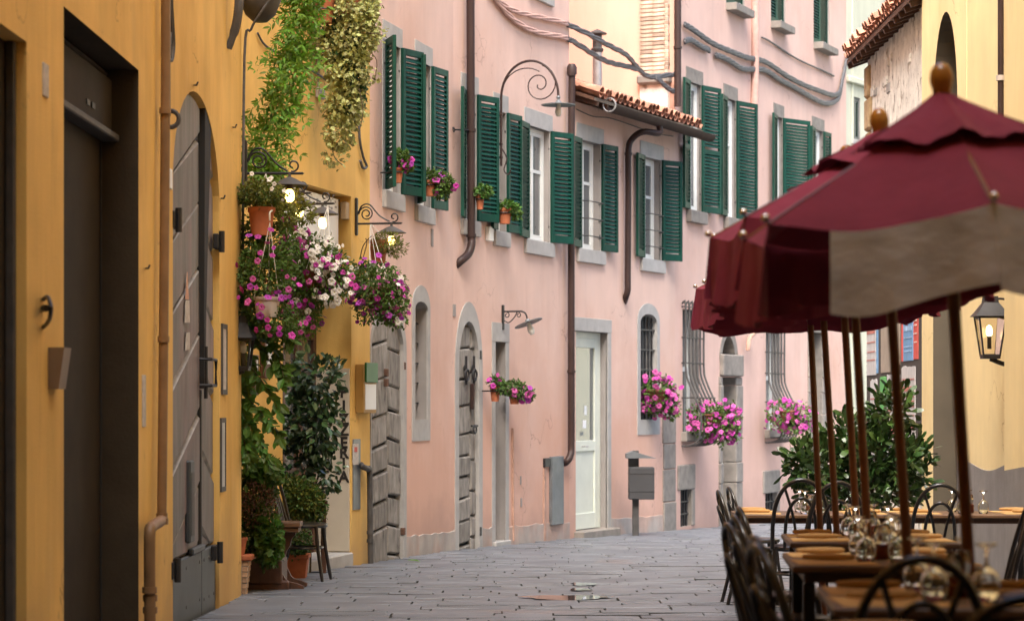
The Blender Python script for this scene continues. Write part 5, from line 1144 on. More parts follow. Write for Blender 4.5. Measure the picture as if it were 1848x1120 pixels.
ch0 = make_chair(); used = [0]
def place(x, y, rz, label, sc=1.0):
    o = ch0 if not used[0] else copy_tree(ch0); used[0] = 1
    o.location = (x, y, gz(y)); o.rotation_euler = (0, 0, R(rz)); o.scale = (sc, sc, sc); o['label'] = label
place(1.96, 19.8, -88, 'black bentwood chair seen edge-on at the street end of the far table, nearer one')
place(2.24, 22.0, -84, 'black bentwood chair half hidden behind the far street-side table')
place(1.50, 13.1, -86, 'black bentwood chair on the street side of the fourth table')
place(1.15, 9.9, -82, 'black bentwood chair on the street side of the third table, leaning back most')
place(1.30, 11.2, -84, 'black bentwood chair on the street side of the third table, farther seat')
place(1.02, 7.5, -80, 'black bentwood chair on the street side of the second table, near seat')
place(1.10, 8.3, -83, 'black bentwood chair on the street side of the second table, far seat')
place(2.22, 18.75, -2, 'black bentwood chair with its hoop back to us at the far street-side table', 1.12)
place(2.44, 18.6, 6, 'black bentwood chair beside the first parasol poles, its hoop back overlapping another', 1.1)
place(3.25, 18.5, -4, 'black bentwood chair with its hoop back to us at the far wall-side table', 1.08)
place(1.14, 6.98, 0, 'black bentwood chair with its hoop back at the near end of the second table')
place(1.02, 5.1, 3, 'black bentwood chair closest to the viewer, only its hoop back in frame')
place(2.80, 14.4, 84, 'black bentwood chair on the wall side of the fourth table, farther one')
place(2.66, 13.3, 82, 'black bentwood chair on the wall side of the fourth table, nearer one')
place(2.42, 10.6, 84, 'black bentwood chair on the wall side of the third table')
place(2.1, 7.6, 86, 'black bentwood chair on the wall side of the second table')
# unseen house front added behind the viewer to block sun and sky
Bh = Wall((-9, -3.0), (9, -3.0), -1); rear = root_at(Bh, 9, 'added_rear_blocker', 'unseen plastered front added behind the viewer to shade the near street')
facade(rear, Bh, 0, Bh.L, 30, [], M['yellow_pale'], zb=-.5)
mb = MB(); mb.box((1.0, .6, 8.6), (7.0, 7.2, 8.4)); mb.build('added_sky_blocker', M['yellow_pale'], rear)  # unseen block added overhead to keep skylight off the near wall
# ------------------------------------------------------------------ plants
LEAF = dict(
    oval=(np.array([[0, 0, 0], [.32, .26, .05], [.32, -.26, .05], [.72, .22, .03], [.72, -.22, .03], [1, 0, -.10], [.5, 0, -.02]]), [(0, 6, 1), (0, 2, 6), (1, 6, 3), (2, 4, 6), (3, 6, 5), (4, 5, 6)]),
    narrow=(np.array([[0, 0, 0], [.35, .15, .04], [.35, -.15, .04], [.7, .12, .02], [.7, -.12, .02], [1, 0, -.10]]), [(0, 2, 1), (1, 2, 4, 3), (3, 4, 5)]),
    slim=(np.array([[0, 0, 0], [.4, .15, .04], [.4, -.15, .04], [1, 0, -.14]]), [(0, 3, 1), (0, 2, 3)]),
    spoon=(np.array([[0, 0, 0], [.55, .17, .04], [.55, -.17, .04], [.85, .15, 0], [.85, -.15, 0], [1, 0, -.05]]), [(0, 2, 1), (1, 2, 4, 3), (3, 4, 5)]),
    lobed=(np.array([[0, 0, 0], [.2, .42, .05], [.45, .22, .02], [.62, .5, .02], [1, 0, -.1], [.62, -.5, .02], [.45, -.22, .02], [.2, -.42, .05]]), [(0, 2, 1), (0, 4, 3, 2), (0, 6, 5, 4), (0, 7, 6)]),
)
def frames(n, dirs, rng, flat=.6, upv=(0, -.35, 1.0)):
    d = dirs / np.linalg.norm(dirs, axis=1, keepdims=True)
    up = np.tile(upv, (n, 1)) * flat + rng.normal(0, .6, (n, 3)); s = np.cross(up, d); s /= np.linalg.norm(s, axis=1, keepdims=True) + 1e-9
    return d, s, np.cross(d, s)
def leaf_cloud(name, parent, m, pos, dirs, size, shape, rng, kind='stuff', flat=.6, upv=(0, -.35, 1.0)):
    base, fs = LEAF[shape]; n = len(pos); d, s, u = frames(n, dirs, rng, flat, upv); k = len(base)
    V = pos[:, None, :] + size[:, None, None] * (base[None, :, 0:1] * d[:, None, :] + base[None, :, 1:2] * s[:, None, :] + base[None, :, 2:3] * u[:, None, :])
    V = V.reshape(-1, 3) - np.array(WLOC[parent]); me = bpy.data.meshes.new(name)
    F_ = [tuple(i * k + j for j in f) for i in range(n) for f in fs]
    me.from_pydata(V.tolist(), [], F_); me.materials.append(m)
    o = bpy.data.objects.new(name, me); COL.objects.link(o); o.parent = parent; o['kind'] = kind; WLOC[o] = WLOC[parent]; return o
def ell(px, py, D, rx, ry, w=1.0, rd=None): return (at(px, py, D), rx * D / F, (rd or rx) * D / F, ry * D / F, w)
def sample(els, n, rng, shell=.55):
    w = np.array([e[4] * (e[1] * e[3]) for e in els]); idx = rng.choice(len(els), n, p=w / w.sum())
    v = rng.normal(0, 1, (n, 3)); v /= np.linalg.norm(v, axis=1, keepdims=True); r = rng.random(n) ** (1 / 3 * (1 - shell) + .08)
    c = np.array([e[0] for e in els]); a = np.array([[e[1], e[2], e[3]] for e in els])
    return c[idx] + v * a[idx] * r[:, None] * (1 + rng.normal(0, .10, (n, 1))), v
def foliage(parent, m, els, n, size, shape='slim', droop=.3, out=.8, rnd=.7, seed=0, name='foliage', shell=.5):
    rng = np.random.default_rng(seed); pos, v = sample(els, n, rng, shell); dirs = v * out + rng.normal(0, rnd, (n, 3)) + np.array([0, 0, -droop])
    return leaf_cloud(name, parent, m, pos, dirs, size * rng.uniform(.6, 1.25, n), shape, rng)
def leaf_single(shape, m, name='leaf'):
    base, fs = LEAF[shape]; me = bpy.data.meshes.new(name); me.from_pydata(base.tolist(), [], fs); me.materials.append(m); return me
def leaves(parent, mesh, els, n, size, droop=.3, out=.8, rnd=.6, seed=0, name='leaf', front=True, flat=.6):
    rng = np.random.default_rng(seed); pos, v = sample(els, n, rng, .9)
    if front: pos[:, 1] -= np.abs(pos[:, 1] - els[0][0][1]) * .3
    dirs = v * out + rng.normal(0, rnd, (n, 3)) + np.array([0, -.25, -droop]); d, s, u = frames(n, dirs, rng, flat); sz = size * rng.uniform(.65, 1.2, n)
    for i in range(n):
        M4 = Matrix(((d[i][0] * sz[i], s[i][0] * sz[i], u[i][0] * sz[i], pos[i][0]), (d[i][1] * sz[i], s[i][1] * sz[i], u[i][1] * sz[i], pos[i][1]), (d[i][2] * sz[i], s[i][2] * sz[i], u[i][2] * sz[i], pos[i][2]), (0, 0, 0, 1)))
        inst(name, mesh, parent, M4)
FLM = {}
def flower_mesh(kind):
    if kind not in FLM:
        mb = MB(); n = 10; vs = [(0, 0, -.22)]; 
        for r, z in ((.11, -.08), (.42, .0), (.60, -.05)):
            for k in range(n): a = 2 * math.pi * k / n; q = r * (1.0 if (k % 2 == 0 or r < .3) else .82); vs.append((q * math.cos(a), q * math.sin(a), z + (.03 if k % 2 else -.02) * (r > .3)))
        mb.cm = 1; fs = [(0, 1 + k, 1 + (k + 1) % n) for k in range(n)]; mb.add(vs, fs); b = 0
        mb.cm = 0
        for q in (1, 1 + n):
            for k in range(n): mb.f.append((q + k, q + n + k, q + n + (k + 1) % n, q + (k + 1) % n)); mb.m.append(0)
        FLM[kind] = mb.mesh('flower', [M['fl_' + kind], M['fl_eyew' if kind == 'white' else 'fl_eye']])
    return FLM[kind]
def flowers(parent, els, n, size, kinds, seed=0, face=(0, -.9, .15), pick=None):
    rng = np.random.default_rng(seed); got = 0
    while got < n:
        pos, v = sample(els, n * 3, rng, .97)
        for p, d in zip(pos, v):
            if got >= n: break
            if d[1] > .25: continue
            z = Vector(d) * .7 + Vector(face) + Vector(rng.normal(0, .55, 3)); z.normalize(); x = z.orthogonal().normalized(); y = z.cross(x)
            k = pick(p, rng) if pick else kinds[int(rng.integers(len(kinds)))]; s = size * rng.uniform(.6, 1.25); q = Vector(p) + Vector(d) * .025 + Vector(rng.normal(0, .022, 3))
            inst('flower', flower_mesh(k), parent, Matrix(((x.x * s, y.x * s, z.x * s, q.x), (x.y * s, y.y * s, z.y * s, q.y), (x.z * s, y.z * s, z.z * s, q.z), (0, 0, 0, 1)))); got += 1
def stems(parent, paths, r=.006, name='stem'):
    mb = MB()
    for p in paths: mb.tube(smooth_path(p, 4), r, 5)
    return mb.build(name, M['stem'], parent)
def pot(parent, c, rt, rb, h, m='terra', name='pot', square=False, tilt=0):
    mb = MB(); n = 4 if square else 20; prof = [(rb * .2, .004), (rb, 0), (rt * .94, h * .82), (rt, h * .82), (rt * 1.04, h * .86), (rt * 1.04, h), (rt * .92, h), (rt * .88, h * .85), (0, h * .84)]
    if square: a0 = math.pi / 4; prof = [(r * 1.3, z) for r, z in prof]; mb.lathe(prof, c, 4, a0=a0, a1=a0 + 2 * math.pi)
    else: mb.lathe(prof, c, n)
    return mb.build(name, M[m], parent, smooth=False if square else 40)

# wall lamps with scrolled arms and conical shades
def bracket_lamp(label, W, px, py_bar, arm, hgt=.42, lit=True, o=0.0, group='scrolled lamps over the trattoria door'):
    u = W.U(px); z = W.hit(px, py_bar)[1]; base = W.P(u, z, 0); t = thing('wall_lamp', label, 'wall lamp', base, group); n = W.n; Z = Vector((0, 0, 1))
    mb = MB(); mb.bbox(base + Z * .08 + n * .015, (.055, .03, hgt), .01, W.d, n); mb.build('wall_plate', M['iron'], t)
    mb = MB(); mb.tube([base, base + n * arm], .012, 6); mb.lathe([(.008, 0), (.014, .008), (0, .03)], base + n * arm, 8, W.d, Z, n); mb.build('arm', M['iron'], t)
    mb = MB(); c = base + n * .13 + Z * .11
    mb.tube(spiral(c, .085, .025, math.pi, -2.6 * math.pi, 26, n, Z), .008, 5)
    mb.tube(smooth_path([base + n * .03 + Z * .1, base + n * .08 + Z * .2, base + n * .17 + Z * .21, base + n * .28 + Z * .09, base + n * (arm - .12) + Z * .02], 5), .009, 5)
    mb.tube(spiral(base + n * (arm - .07) + Z * .07, .055, .02, -math.pi * .6, math.pi * 1.5, 18, n, Z), .008, 5); mb.build('scroll', M['iron'], t)
    s = base + n * (arm - .10)
    mb = MB(); mb.lathe([(.012, 0), (.014, -.03), (.05, -.045), (.165, -.105), (.165, -.11), (.05, -.055), (0, -.05)], s, 22); mb.build('shade', M['iron_grey'], t, smooth=40)
    mb = MB(); mb.lathe([(0, -.05), (.03, -.06), (.03, -.125), (.022, -.14), (0, -.14)], s, 12); mb.build('lamp_holder', M['copper'], t, smooth=40)
    mb = MB(); mb.lathe([(.02, -.14), (.038, -.165), (.042, -.20), (.036, -.235), (.018, -.25), (0, -.252)], s, 14); mb.build('bulb', M['bulb' if lit else 'bulb_off'], t, smooth=True)
    return t, base, n
bracket_lamp('lit lamp on the topmost scrolled bracket, at the corner of the near yellow house', N_, 440, 313, .50)
bracket_lamp('lit lamp half hidden among the olive leaves under the topmost bracket', Y_, 470, 350, .50)
bracket_lamp('lit lamp hanging in front of the white signboard', Y_, 507, 369, .54)
bracket_lamp('lit lamp on the bracket right of the trattoria doorway, above a hanging basket', Y_, 641, 404, .52)

def strings(parent, top, c, r, n=3):
    for k in range(n): a = 2 * math.pi * k / n - .5; mb = MB(); mb.tube([top, c + Vector((r * math.cos(a), r * math.sin(a), 0))], .0045, 4); mb.build('string', M['cord'], parent)
# terracotta hanging pot with the olive-leaved plant
c = at(472, 425, 20.7); hp = thing('hanging_pot', 'terracotta hanging pot with olive green trailing plant under the topmost lamp bracket', 'hanging pot', c)
pot(hp, c, .115, .085, .24); strings(hp, at(480, 314, 20.7), c + Vector((0, 0, .24)), .11)
foliage(hp, M['lf_olive'], [ell(470, 350, 20.7, 42, 24), ell(520, 362, 21.2, 30, 20, .6), ell(548, 385, 21.2, 22, 20, .4), ell(510, 390, 20.9, 30, 25, .6)], 2600, .036, 'oval', .1, .9, seed=31)
foliage(hp, M['lf_petunia'], [ell(470, 355, 20.7, 38, 22)], 500, .05, 'slim', .1, .9, seed=32)
flowers(hp, [ell(480, 345, 20.5, 40, 22)], 7, .04, ['white'], 33)
mb = MB(); mb.tube(smooth_path([at(487, 398, 20.55), at(487, 384, 20.55), at(491, 380, 20.6)], 4), .008, 5); mb.build('hook', M['cord'], hp)
# petunia baskets
c = at(482, 572, 20.6); ba = thing('hanging_basket', 'hanging basket of green trailing petunias with a few pink blooms in a pale pot', 'hanging basket', c, 'petunia baskets at the trattoria')
pot(ba, c, .115, .09, .17, 'whitepot'); strings(ba, at(487, 402, 20.5), c + Vector((0, 0, .17)), .12)
foliage(ba, M['lf_petunia'], [ell(478, 500, 20.7, 50, 62), ell(455, 450, 20.9, 28, 60, .8), ell(500, 580, 20.7, 42, 32, .7), ell(500, 440, 20.9, 40, 40, .7), ell(448, 560, 20.8, 20, 45, .7), ell(520, 610, 20.8, 22, 25, .4)], 5200, .042, 'oval', .35, .9, seed=41)
flowers(ba, [ell(480, 500, 20.45, 50, 75), ell(505, 575, 20.5, 40, 35)], 40, .054, ['mag', 'pink', 'mag', 'violet'], 42)
c = at(575, 520, 22.4); bb = thing('hanging_basket', 'largest hanging basket, heavy with magenta and white petunias before the signboard', 'hanging basket', c, 'petunia baskets at the trattoria')
pot(bb, c, .15, .1, .17, 'terra_dk'); strings(bb, at(592, 372, 22.9), c + Vector((0, 0, .17)), .13)
els = [ell(570, 490, 22.4, 58, 60), ell(528, 435, 22.5, 28, 44, .6), ell(605, 510, 22.3, 30, 38, .8), ell(548, 565, 22.4, 34, 42, .8), ell(520, 500, 22.5, 30, 70, .7), ell(555, 455, 22.5, 34, 24, .4)]
foliage(bb, M['lf_petunia'], els, 5200, .042, 'oval', .35, .9, seed=51)
def pickb(p, rng):
    px = 924 + p[0] * F / p[1]; py = HORIZON - (p[2] - EYE.z) * F / p[1]
    w = .72 if (px > 560 and 430 < py < 560) else (.12 if py > 560 else .25)
    return 'white' if rng.random() < w else ('mag', 'pink', 'mag', 'violet')[int(rng.integers(4))]
flowers(bb, els, 190, .056, None, 52, pick=pickb); flowers(bb, [ell(603, 505, 22.15, 28, 42), ell(575, 470, 22.2, 26, 26)], 60, .06, ['white', 'white', 'white', 'mag'], 53)
c = at(685, 545, 26.3); bc2 = thing('hanging_basket', 'round hanging basket of magenta petunias right of the trattoria doorway', 'hanging basket', c, 'petunia baskets at the trattoria')
pot(bc2, c, .14, .1, .16, 'terra_dk'); strings(bc2, at(668, 405, 26.6), c + Vector((0, 0, .16)), .13)
els = [ell(682, 520, 26.3, 50, 46), ell(655, 505, 26.4, 26, 36, .8), ell(708, 545, 26.2, 30, 42, .9), ell(672, 560, 26.3, 34, 24, .6), ell(715, 575, 26.2, 24, 16, .4)]
foliage(bc2, M['lf_petunia'], els, 4200, .042, 'oval', .35, .9, seed=61)
def pickc(p, rng):
    px = 924 + p[0] * F / p[1]; py = HORIZON - (p[2] - EYE.z) * F / p[1]
    return 'white' if rng.random() < (.6 if (px < 672 and py < 530) else .1) else ('mag', 'pink', 'mag', 'violet')[int(rng.integers(4))]
flowers(bc2, els, 120, .06, None, 62, pick=pickc)
c = at(683, 475, 26.8); hp2 = thing('hanging_pot', 'small terracotta hanging pot with a pale bushy plant beside the rightmost lit lamp', 'hanging pot', c)
pot(hp2, c, .105, .075, .26); strings(hp2, at(670, 405, 26.8), c + Vector((0, 0, .26)), .1)
foliage(hp2, M['lf_olive'], [ell(700, 438, 26.7, 27, 20), ell(715, 450, 26.7, 18, 14, .6)], 900, .045, 'slim', .05, 1, seed=71)
stems(hp2, [[at(650, 465, 26.7), at(655, 445, 26.7), at(664, 432, 26.7), at(672, 425, 26.7)], [at(654, 470, 26.7), at(662, 440, 26.7), at(660, 430, 26.7)]])
# bright climber up the wall: compound leaves
cl = thing('wisteria', 'bright green climbing plant with feathery leaves on the yellow wall', 'climbing plant', ground_at(470, 22.2))
rng = np.random.default_rng(80); P_, D_ = [], []; path = smooth_path([at(470, 330, 21.6), at(470, 285, 21.6), at(490, 220, 21.7), at(508, 150, 21.7), at(524, 80, 21.8), at(542, 10, 21.8), at(550, -60, 21.8)], 10)
stems(cl, [[ground_at(462, 22.2), at(455, 800, 22.2), at(452, 500, 22.2), at(470, 330, 21.8), at(488, 220, 21.75), at(500, 150, 21.85), at(520, 80, 21.9), at(545, -40, 21.9)]], .008)
rach = []
for k in range(300):
    f = rng.random(); p = path[int(f * (len(path) - 1))]; wd = .035 + .075 * (1 - f) ; p = np.array(p) + rng.normal(0, 1, 3) * np.array([wd, .06, .06])
    d = np.array([rng.normal(.15, .8), rng.uniform(-1.0, .1), rng.uniform(-.9, .35)]); d /= np.linalg.norm(d); ln = rng.uniform(.10, .26); s = np.cross(d, [0, -.8, .6]); s /= np.linalg.norm(s)
    pts = [p + d * ln * t + np.array([0, 0, -.12 * t * t]) for t in np.linspace(0, 1, 6)]; rach.append([Vector(q) for q in pts[::2]])
    for j, q in enumerate(pts[1:]):
        for e in (-1, 1): P_.append(q); D_.append(s * e * rng.uniform(.7, 1.1) + d * rng.uniform(.3, .8) + np.array([0, 0, -.3]) + rng.normal(0, .15, 3))
    P_.append(pts[-1]); D_.append(d)
leaf_cloud('foliage', cl, M['lf_bright'], np.array(P_), np.array(D_), rng.uniform(.05, .095, len(P_)), 'narrow', rng, flat=.9, upv=(.1, -.9, .6))
mb = MB()
for r_ in rach: mb.tube(r_, .0025, 3, cap=False)
mb.build('leaf_stalk', M['lf_bright'], cl, kind='stuff')
# variegated ivy cascading from pots on the upper wall
c = at(580, 42, 25.3); iv = thing('ivy_planter', 'terracotta pots spilling a long cascade of variegated ivy down the trattoria wall', 'hanging plant', c)
pot(iv, at(578, 42, 25.3), .17, .12, .36); pot(iv, at(632, 30, 25.5), .15, .11, .3, 'terra')
els = [ell(640, 10, 25.4, 42, 40), ell(640, 70, 25.4, 44, 40), ell(628, 130, 25.4, 42, 42), ell(622, 190, 25.4, 38, 40), ell(612, 240, 25.4, 28, 34, .7), ell(604, 285, 25.4, 22, 20, .3), ell(600, 80, 25.4, 30, 30, .4), ell(668, 40, 25.3, 18, 50, .5)]
foliage(iv, M['lf_ivy'], els, 4900, .048, 'lobed', .5, .7, seed=91); foliage(iv, M['lf_ivy2'], [ell(*a) for a in ((620, 95, 25.5, 36, 60), (610, 60, 25.5, 30, 30), (630, 160, 25.5, 28, 60))], 900, .07, 'lobed', .5, .7, seed=92, name='dark_foliage')
stems(iv, [[at(648, 160, 25.2), at(655, 200, 25.2), at(648, 240, 25.2)], [at(664, 60, 25.2), at(684, 62, 25.2), at(698, 68, 25.2)], [at(600, 240, 25.3), at(602, 280, 25.3), at(618, 298, 25.3)], [at(664, 90, 25.2), at(680, 110, 25.2), at(676, 145, 25.2)]], .005)
foliage(iv, M['lf_ivy'], [ell(690, 60, 25.2, 10, 8), ell(676, 140, 25.2, 6, 20)], 26, .05, 'lobed', .3, .7, seed=93)
mb = MB(); mb.tube([Y_.pt(578, 48, 0), at(578, 48, 25.3)], .012, 5); mb.tube(arc(at(578, 20, 25.3), .175, 0, 6.283, 18, (1, 0, 0), (0, 1, 0)), .008, 5); mb.build('pot_ring', M['iron'], iv)
# dark creeper with long drooping leaves beside the lantern
cr = thing('creeper', 'creeper with long drooping leaves hanging beside the unlit black lantern', 'climbing plant', ground_at(440, 21.5))
rng = np.random.default_rng(101); P_, D_ = [], []; pths = []
for a in (((436, 560), (450, 600), (480, 640), (508, 690)), ((434, 620), (448, 655), (475, 690), (500, 735)), ((433, 680), (450, 720), (480, 752), (505, 790)), ((433, 730), (450, 768), (470, 800), (482, 830)), ((436, 590), (462, 590), (500, 598), (530, 615)), ((433, 780), (442, 800), (452, 830)), ((440, 540), (470, 600), (500, 640), (512, 680))):
    p = smooth_path([at(x, y, 21.05 - .12 * i) for i, (x, y) in enumerate(a)], 6); pths.append(p[::3])
    for i, q in enumerate(p):
        for e in range(3): P_.append(np.array(q) + rng.normal(0, .012, 3)); D_.append(np.array([rng.uniform(-.5, 1.1), rng.uniform(-.8, .3), rng.uniform(-1.1, .05)]))
leaf_cloud('foliage', cr, M['lf_creeper'], np.array(P_), np.array(D_), rng.uniform(.07, .14, len(P_)), 'oval', rng, flat=1.0, upv=(.1, -.8, .6)); stems(cr, pths, .004)
stems(cr, [[ground_at(432, 21.3), at(434, 900, 21.3), at(433, 700, 21.3), at(436, 560, 21.2)]], .012)
foliage(cr, M['lf_creeper'], [ell(440, 740, 21.2, 14, 110), ell(438, 600, 21.2, 10, 40)], 320, .08, 'oval', .6, .6, seed=103)
lantern('wall_lantern', 'unlit black wall lantern on the corner of the near yellow house', at(440, 637, 20.75), .145, .24, (1, -.12, 0), 'iron', 'bulb_off')
# leafy bush at the foot of the corner
bu = thing('bush', 'dense dark green bush with reddish twigs in a wooden trough at the yellow corner', 'shrub', ground_at(470, 22.0))
els = [ell(462, 890, 21.9, 36, 46), ell(455, 960, 21.8, 30, 40), ell(480, 960, 21.7, 26, 46, .9), ell(478, 850, 22.0, 28, 26, .5), ell(485, 1000, 21.6, 20, 24, .7)]
foliage(bu, M['lf_bush'], els, 4600, .045, 'oval', .1, .9, seed=111); foliage(bu, M['lf_creeper'], [ell(487, 975, 21.5, 20, 40), ell(475, 850, 21.8, 34, 24)], 620, .07, 'lobed', .3, .8, seed=112, name='broad_foliage')
foliage(bu, mat('red_twig_leaves', (.12, .05, .025), .6, island=.4), [ell(465, 910, 21.6, 34, 40)], 700, .035, 'slim', 0, .9, seed=113, name='reddish_foliage')
stems(bu, [[ground_at(466, 22.0), at(462, 960, 21.9), at(452, 880, 21.9)], [ground_at(470, 22.0), at(474, 950, 21.9), at(484, 880, 21.9)]], .008)
tr = thing('wooden_trough', 'long dark wooden planter trough standing on shaped feet by the yellow corner', 'planter', ground_at(474, 21.9))
mb = MB(); c = ground_at(472, 22.0); mb.bbox(c + Vector((0, .1, .17)), (.40, .55, .22), .01); mb.build('box', M['brown'], tr)
mb = MB(); mb.bbox(c + Vector((.0, -.12, .045)), (.52, .09, .09), .012); mb.build('foot_beam', M['brown'], tr)
def scroll_foot(px, D, h, w, th=.06):
    b = ground_at(px, D); prof = [(0, 0), (w, 0), (w, .035), (w * .75, .06), (w * .5, .075), (w * .38, .10), (w * .22, .18), (w * .12, h), (0, h)]
    mb = MB(); mb.prism([b + Vector((x, -th / 2, z)) for x, z in prof], [b + Vector((x, th / 2, z)) for x, z in prof]); return mb
scroll_foot(495, 21.95, .28, .27).build('foot', M['brown'], tr); scroll_foot(508, 22.5, .30, .24).build('foot', M['brown'], tr)
# tile-faced pot with a small terracotta pot on it
tp = thing('tiled_pot', 'tapered planter faced with pale clay tiles at the foot of the corner', 'planter', ground_at(436, 21.25))
c = ground_at(433, 21.25); mb = MB(); mb.lathe([(.0, 0), (.08, 0), (.125, .30), (.10, .30), (0, .28)], c, 4, a0=math.pi / 4, a1=math.pi / 4 + 2 * math.pi); mb.build('body', M['mortar'], tp)
mb = MB(); mb.bbox(c + Vector((0, 0, .325)), (.23, .23, .05), .01); mb.build('rim', M['terra'], tp)
for i in range(6):
    for j in range(3):
        f = (i + .5) / 6; hw = (.08 + (.125 - .08) * f) * .7071; z = .30 * f; w = hw * 2 / 3
        for (dx, dy), X in (((0, -1), (1, 0, 0)), ((1, 0), (0, 1, 0))):
            x = -hw + w * (j + .5); p = c + Vector((dx * hw + (x if dx == 0 else 0), dy * hw + (x if dy == 0 else 0), z)); mb = MB(); mb.bbox((0, 0, 0), (w - .006, .012, .042), .003)
            me = bpy.data.meshes.get('clay_tile_%d' % i) or None
            if me is None: me = mb.mesh('clay_tile_%d' % i, mat('pale_clay_tile', (.42, .27, .17), .85, var=.2, vscale=20, objrand=.25) if not bpy.data.materials.get('pale_clay_tile') else bpy.data.materials['pale_clay_tile'])
            inst('tile', me, tp, Matrix(((X[0], -X[1], 0, p.x), (X[1], X[0], 0, p.y), (0, 0, 1, p.z), (0, 0, 0, 1))))
c2 = c + Vector((-.02, 0, .35)); sp = thing('flowerpot', 'small plain terracotta pot on top of the tile-faced planter', 'flower pot', c2); pot(sp, c2, .085, .06, .15)
foliage(sp, M['lf_bush'], [ell(440, 975, 21.3, 8, 8)], 60, .03, 'oval', 0, 1, seed=5)
# terracotta box with low plant, planter shrub behind it, camellia
c = ground_at(532, 24.1); tb = thing('terracotta_trough', 'square terracotta planter with a small leafy plant below the wooden shelf', 'planter', c)
pot(tb, c, .155, .12, .24, 'terra', square=True)
foliage(tb, M['lf_bush'], [ell(540, 975, 24.0, 22, 26), ell(528, 990, 24, 16, 14)], 700, .045, 'oval', .1, .9, seed=121)
yb = thing('bush', 'rounded yellow-green small-leaved bush behind the wooden shelf', 'shrub', ground_at(540, 24.8))
els = [ell(540, 900, 24.7, 42, 36), ell(520, 890, 24.8, 26, 34, .7), ell(565, 915, 24.7, 24, 26, .7)]
foliage(yb, M['lf_olive'], els, 2600, .036, 'oval', 0, .9, seed=131); foliage(yb, M['lf_bush'], els, 2600, .045, 'oval', 0, .9, seed=132); stems(yb, [[ground_at(540, 24.8), at(540, 960, 24.8), at(530, 905, 24.7)], [ground_at(545, 24.8), at(550, 960, 24.8), at(560, 910, 24.7)]], .008)
cm = thing('camellia', 'tall dark glossy-leaved shrub half covering the doorway and its lettered panel', 'shrub', ground_at(560, 25.2))
els = [ell(575, 690, 24.9, 44, 50), ell(555, 760, 25.0, 48, 70), ell(578, 780, 24.8, 30, 60, .9), ell(590, 855, 24.8, 26, 32, .7), ell(545, 830, 25, 32, 44, .8), ell(535, 680, 25.1, 24, 40, .6), ell(606, 668, 24.8, 16, 18, .2), ell(604, 745, 24.8, 16, 20, .2)]
leaves(cm, leaf_single('oval', M['lf_camellia']), els, 300, .108, .25, .8, .55, seed=141)
foliage(cm, M['lf_camellia2'], els, 850, .095, 'oval', .25, .8, .6, seed=142, shell=.2)
stems(cm, [[ground_at(560, 25.2), at(562, 900, 25.2), at(556, 800, 25.1), at(560, 690, 25.0)], [at(562, 900, 25.2), at(580, 840, 25), at(596, 780, 24.9)], [at(560, 860, 25.2), at(540, 780, 25.1), at(530, 690, 25.1)], [at(556, 800, 25.1), at(580, 730, 25), at(605, 670, 24.9)]], .011)
po = thing('wooden_post', 'slim brown wooden post standing beside the doorway step', 'post', ground_at(586, 25.0))
mb = MB(); c = ground_at(584, 25.0); mb.bbox(c + Vector((0, 0, .36)), (.055, .055, .72), .006); mb.bbox(c + Vector((0, 0, .735)), (.085, .085, .04), .008); mb.build('post', M['brown'], po)
# shelf of planks on a console, and the black chair
sh = thing('plank_bench', 'small brown wooden bench with a scrolled console leg under the bushes', 'bench', ground_at(520, 23.0))
zt = at(520, 940, 23.0).z; mb = MB(); c = at(524, 945, 23.0); mb.bbox(c, (.21, .34, .05), .008); mb.bbox(c + Vector((0, 0, -.05)), (.18, .30, .045), .006); mb.build('seat', M['table'], sh)
mb = MB(); b = at(508, 952, 23.0); pr = [(-.04, 0), (.14, 0), (.135, -.06), (.10, -.10), (.085, -.16), (.05, -.22), (.03, -.30), (.02, zt * 0 - (b.z - gz(23.0))), (-.04, -(b.z - gz(23.0)))]
mb.prism([b + Vector((x, -.05, z)) for x, z in pr], [b + Vector((x, .05, z)) for x, z in pr]); mb.build('leg', M['brown'], sh)
bk = copy_tree(ch0); bk.name = 'bistro_chair'; del bk['group']; bk['label'] = 'black bentwood chair among the pots by the trattoria door'; bk.location = ground_at(548, 23.5); bk.rotation_euler = (0, 0, R(-96)); bk.scale = (1.2, 1.2, 1.22)
# laurel at the far end of the terrace
la = thing('laurel', 'big glossy laurel shrub behind the far tables of the terrace', 'shrub', ground_at(1570, 22.8))
els = [ell(1585, 825, 22.8, 66, 62), ell(1610, 745, 22.8, 34, 46, .7), ell(1480, 840, 22.8, 62, 44), ell(1445, 835, 22.7, 30, 28, .6), ell(1648, 835, 22.9, 32, 48, .8), ell(1530, 790, 22.8, 40, 44, .7), ell(1630, 720, 22.8, 16, 22, .2), ell(1560, 880, 22.9, 110, 50)]
leaves(la, leaf_single('spoon', M['lf_pitto']), els[:7], 300, .15, -.25, .9, .5, seed=151); foliage(la, M['lf_pitto2'], els, 2800, .13, 'spoon', -.2, .9, .6, seed=152, shell=.2)
stems(la, [[ground_at(1570, 22.8), at(1575, 880, 22.8), at(1600, 740, 22.8)], [ground_at(1570, 22.8), at(1530, 890, 22.8), at(1470, 840, 22.8)], [ground_at(1570, 22.8), at(1610, 880, 22.8), at(1650, 810, 22.8)]], .015)
pot(la, ground_at(1570, 22.8), .34, .26, .5, 'terra')

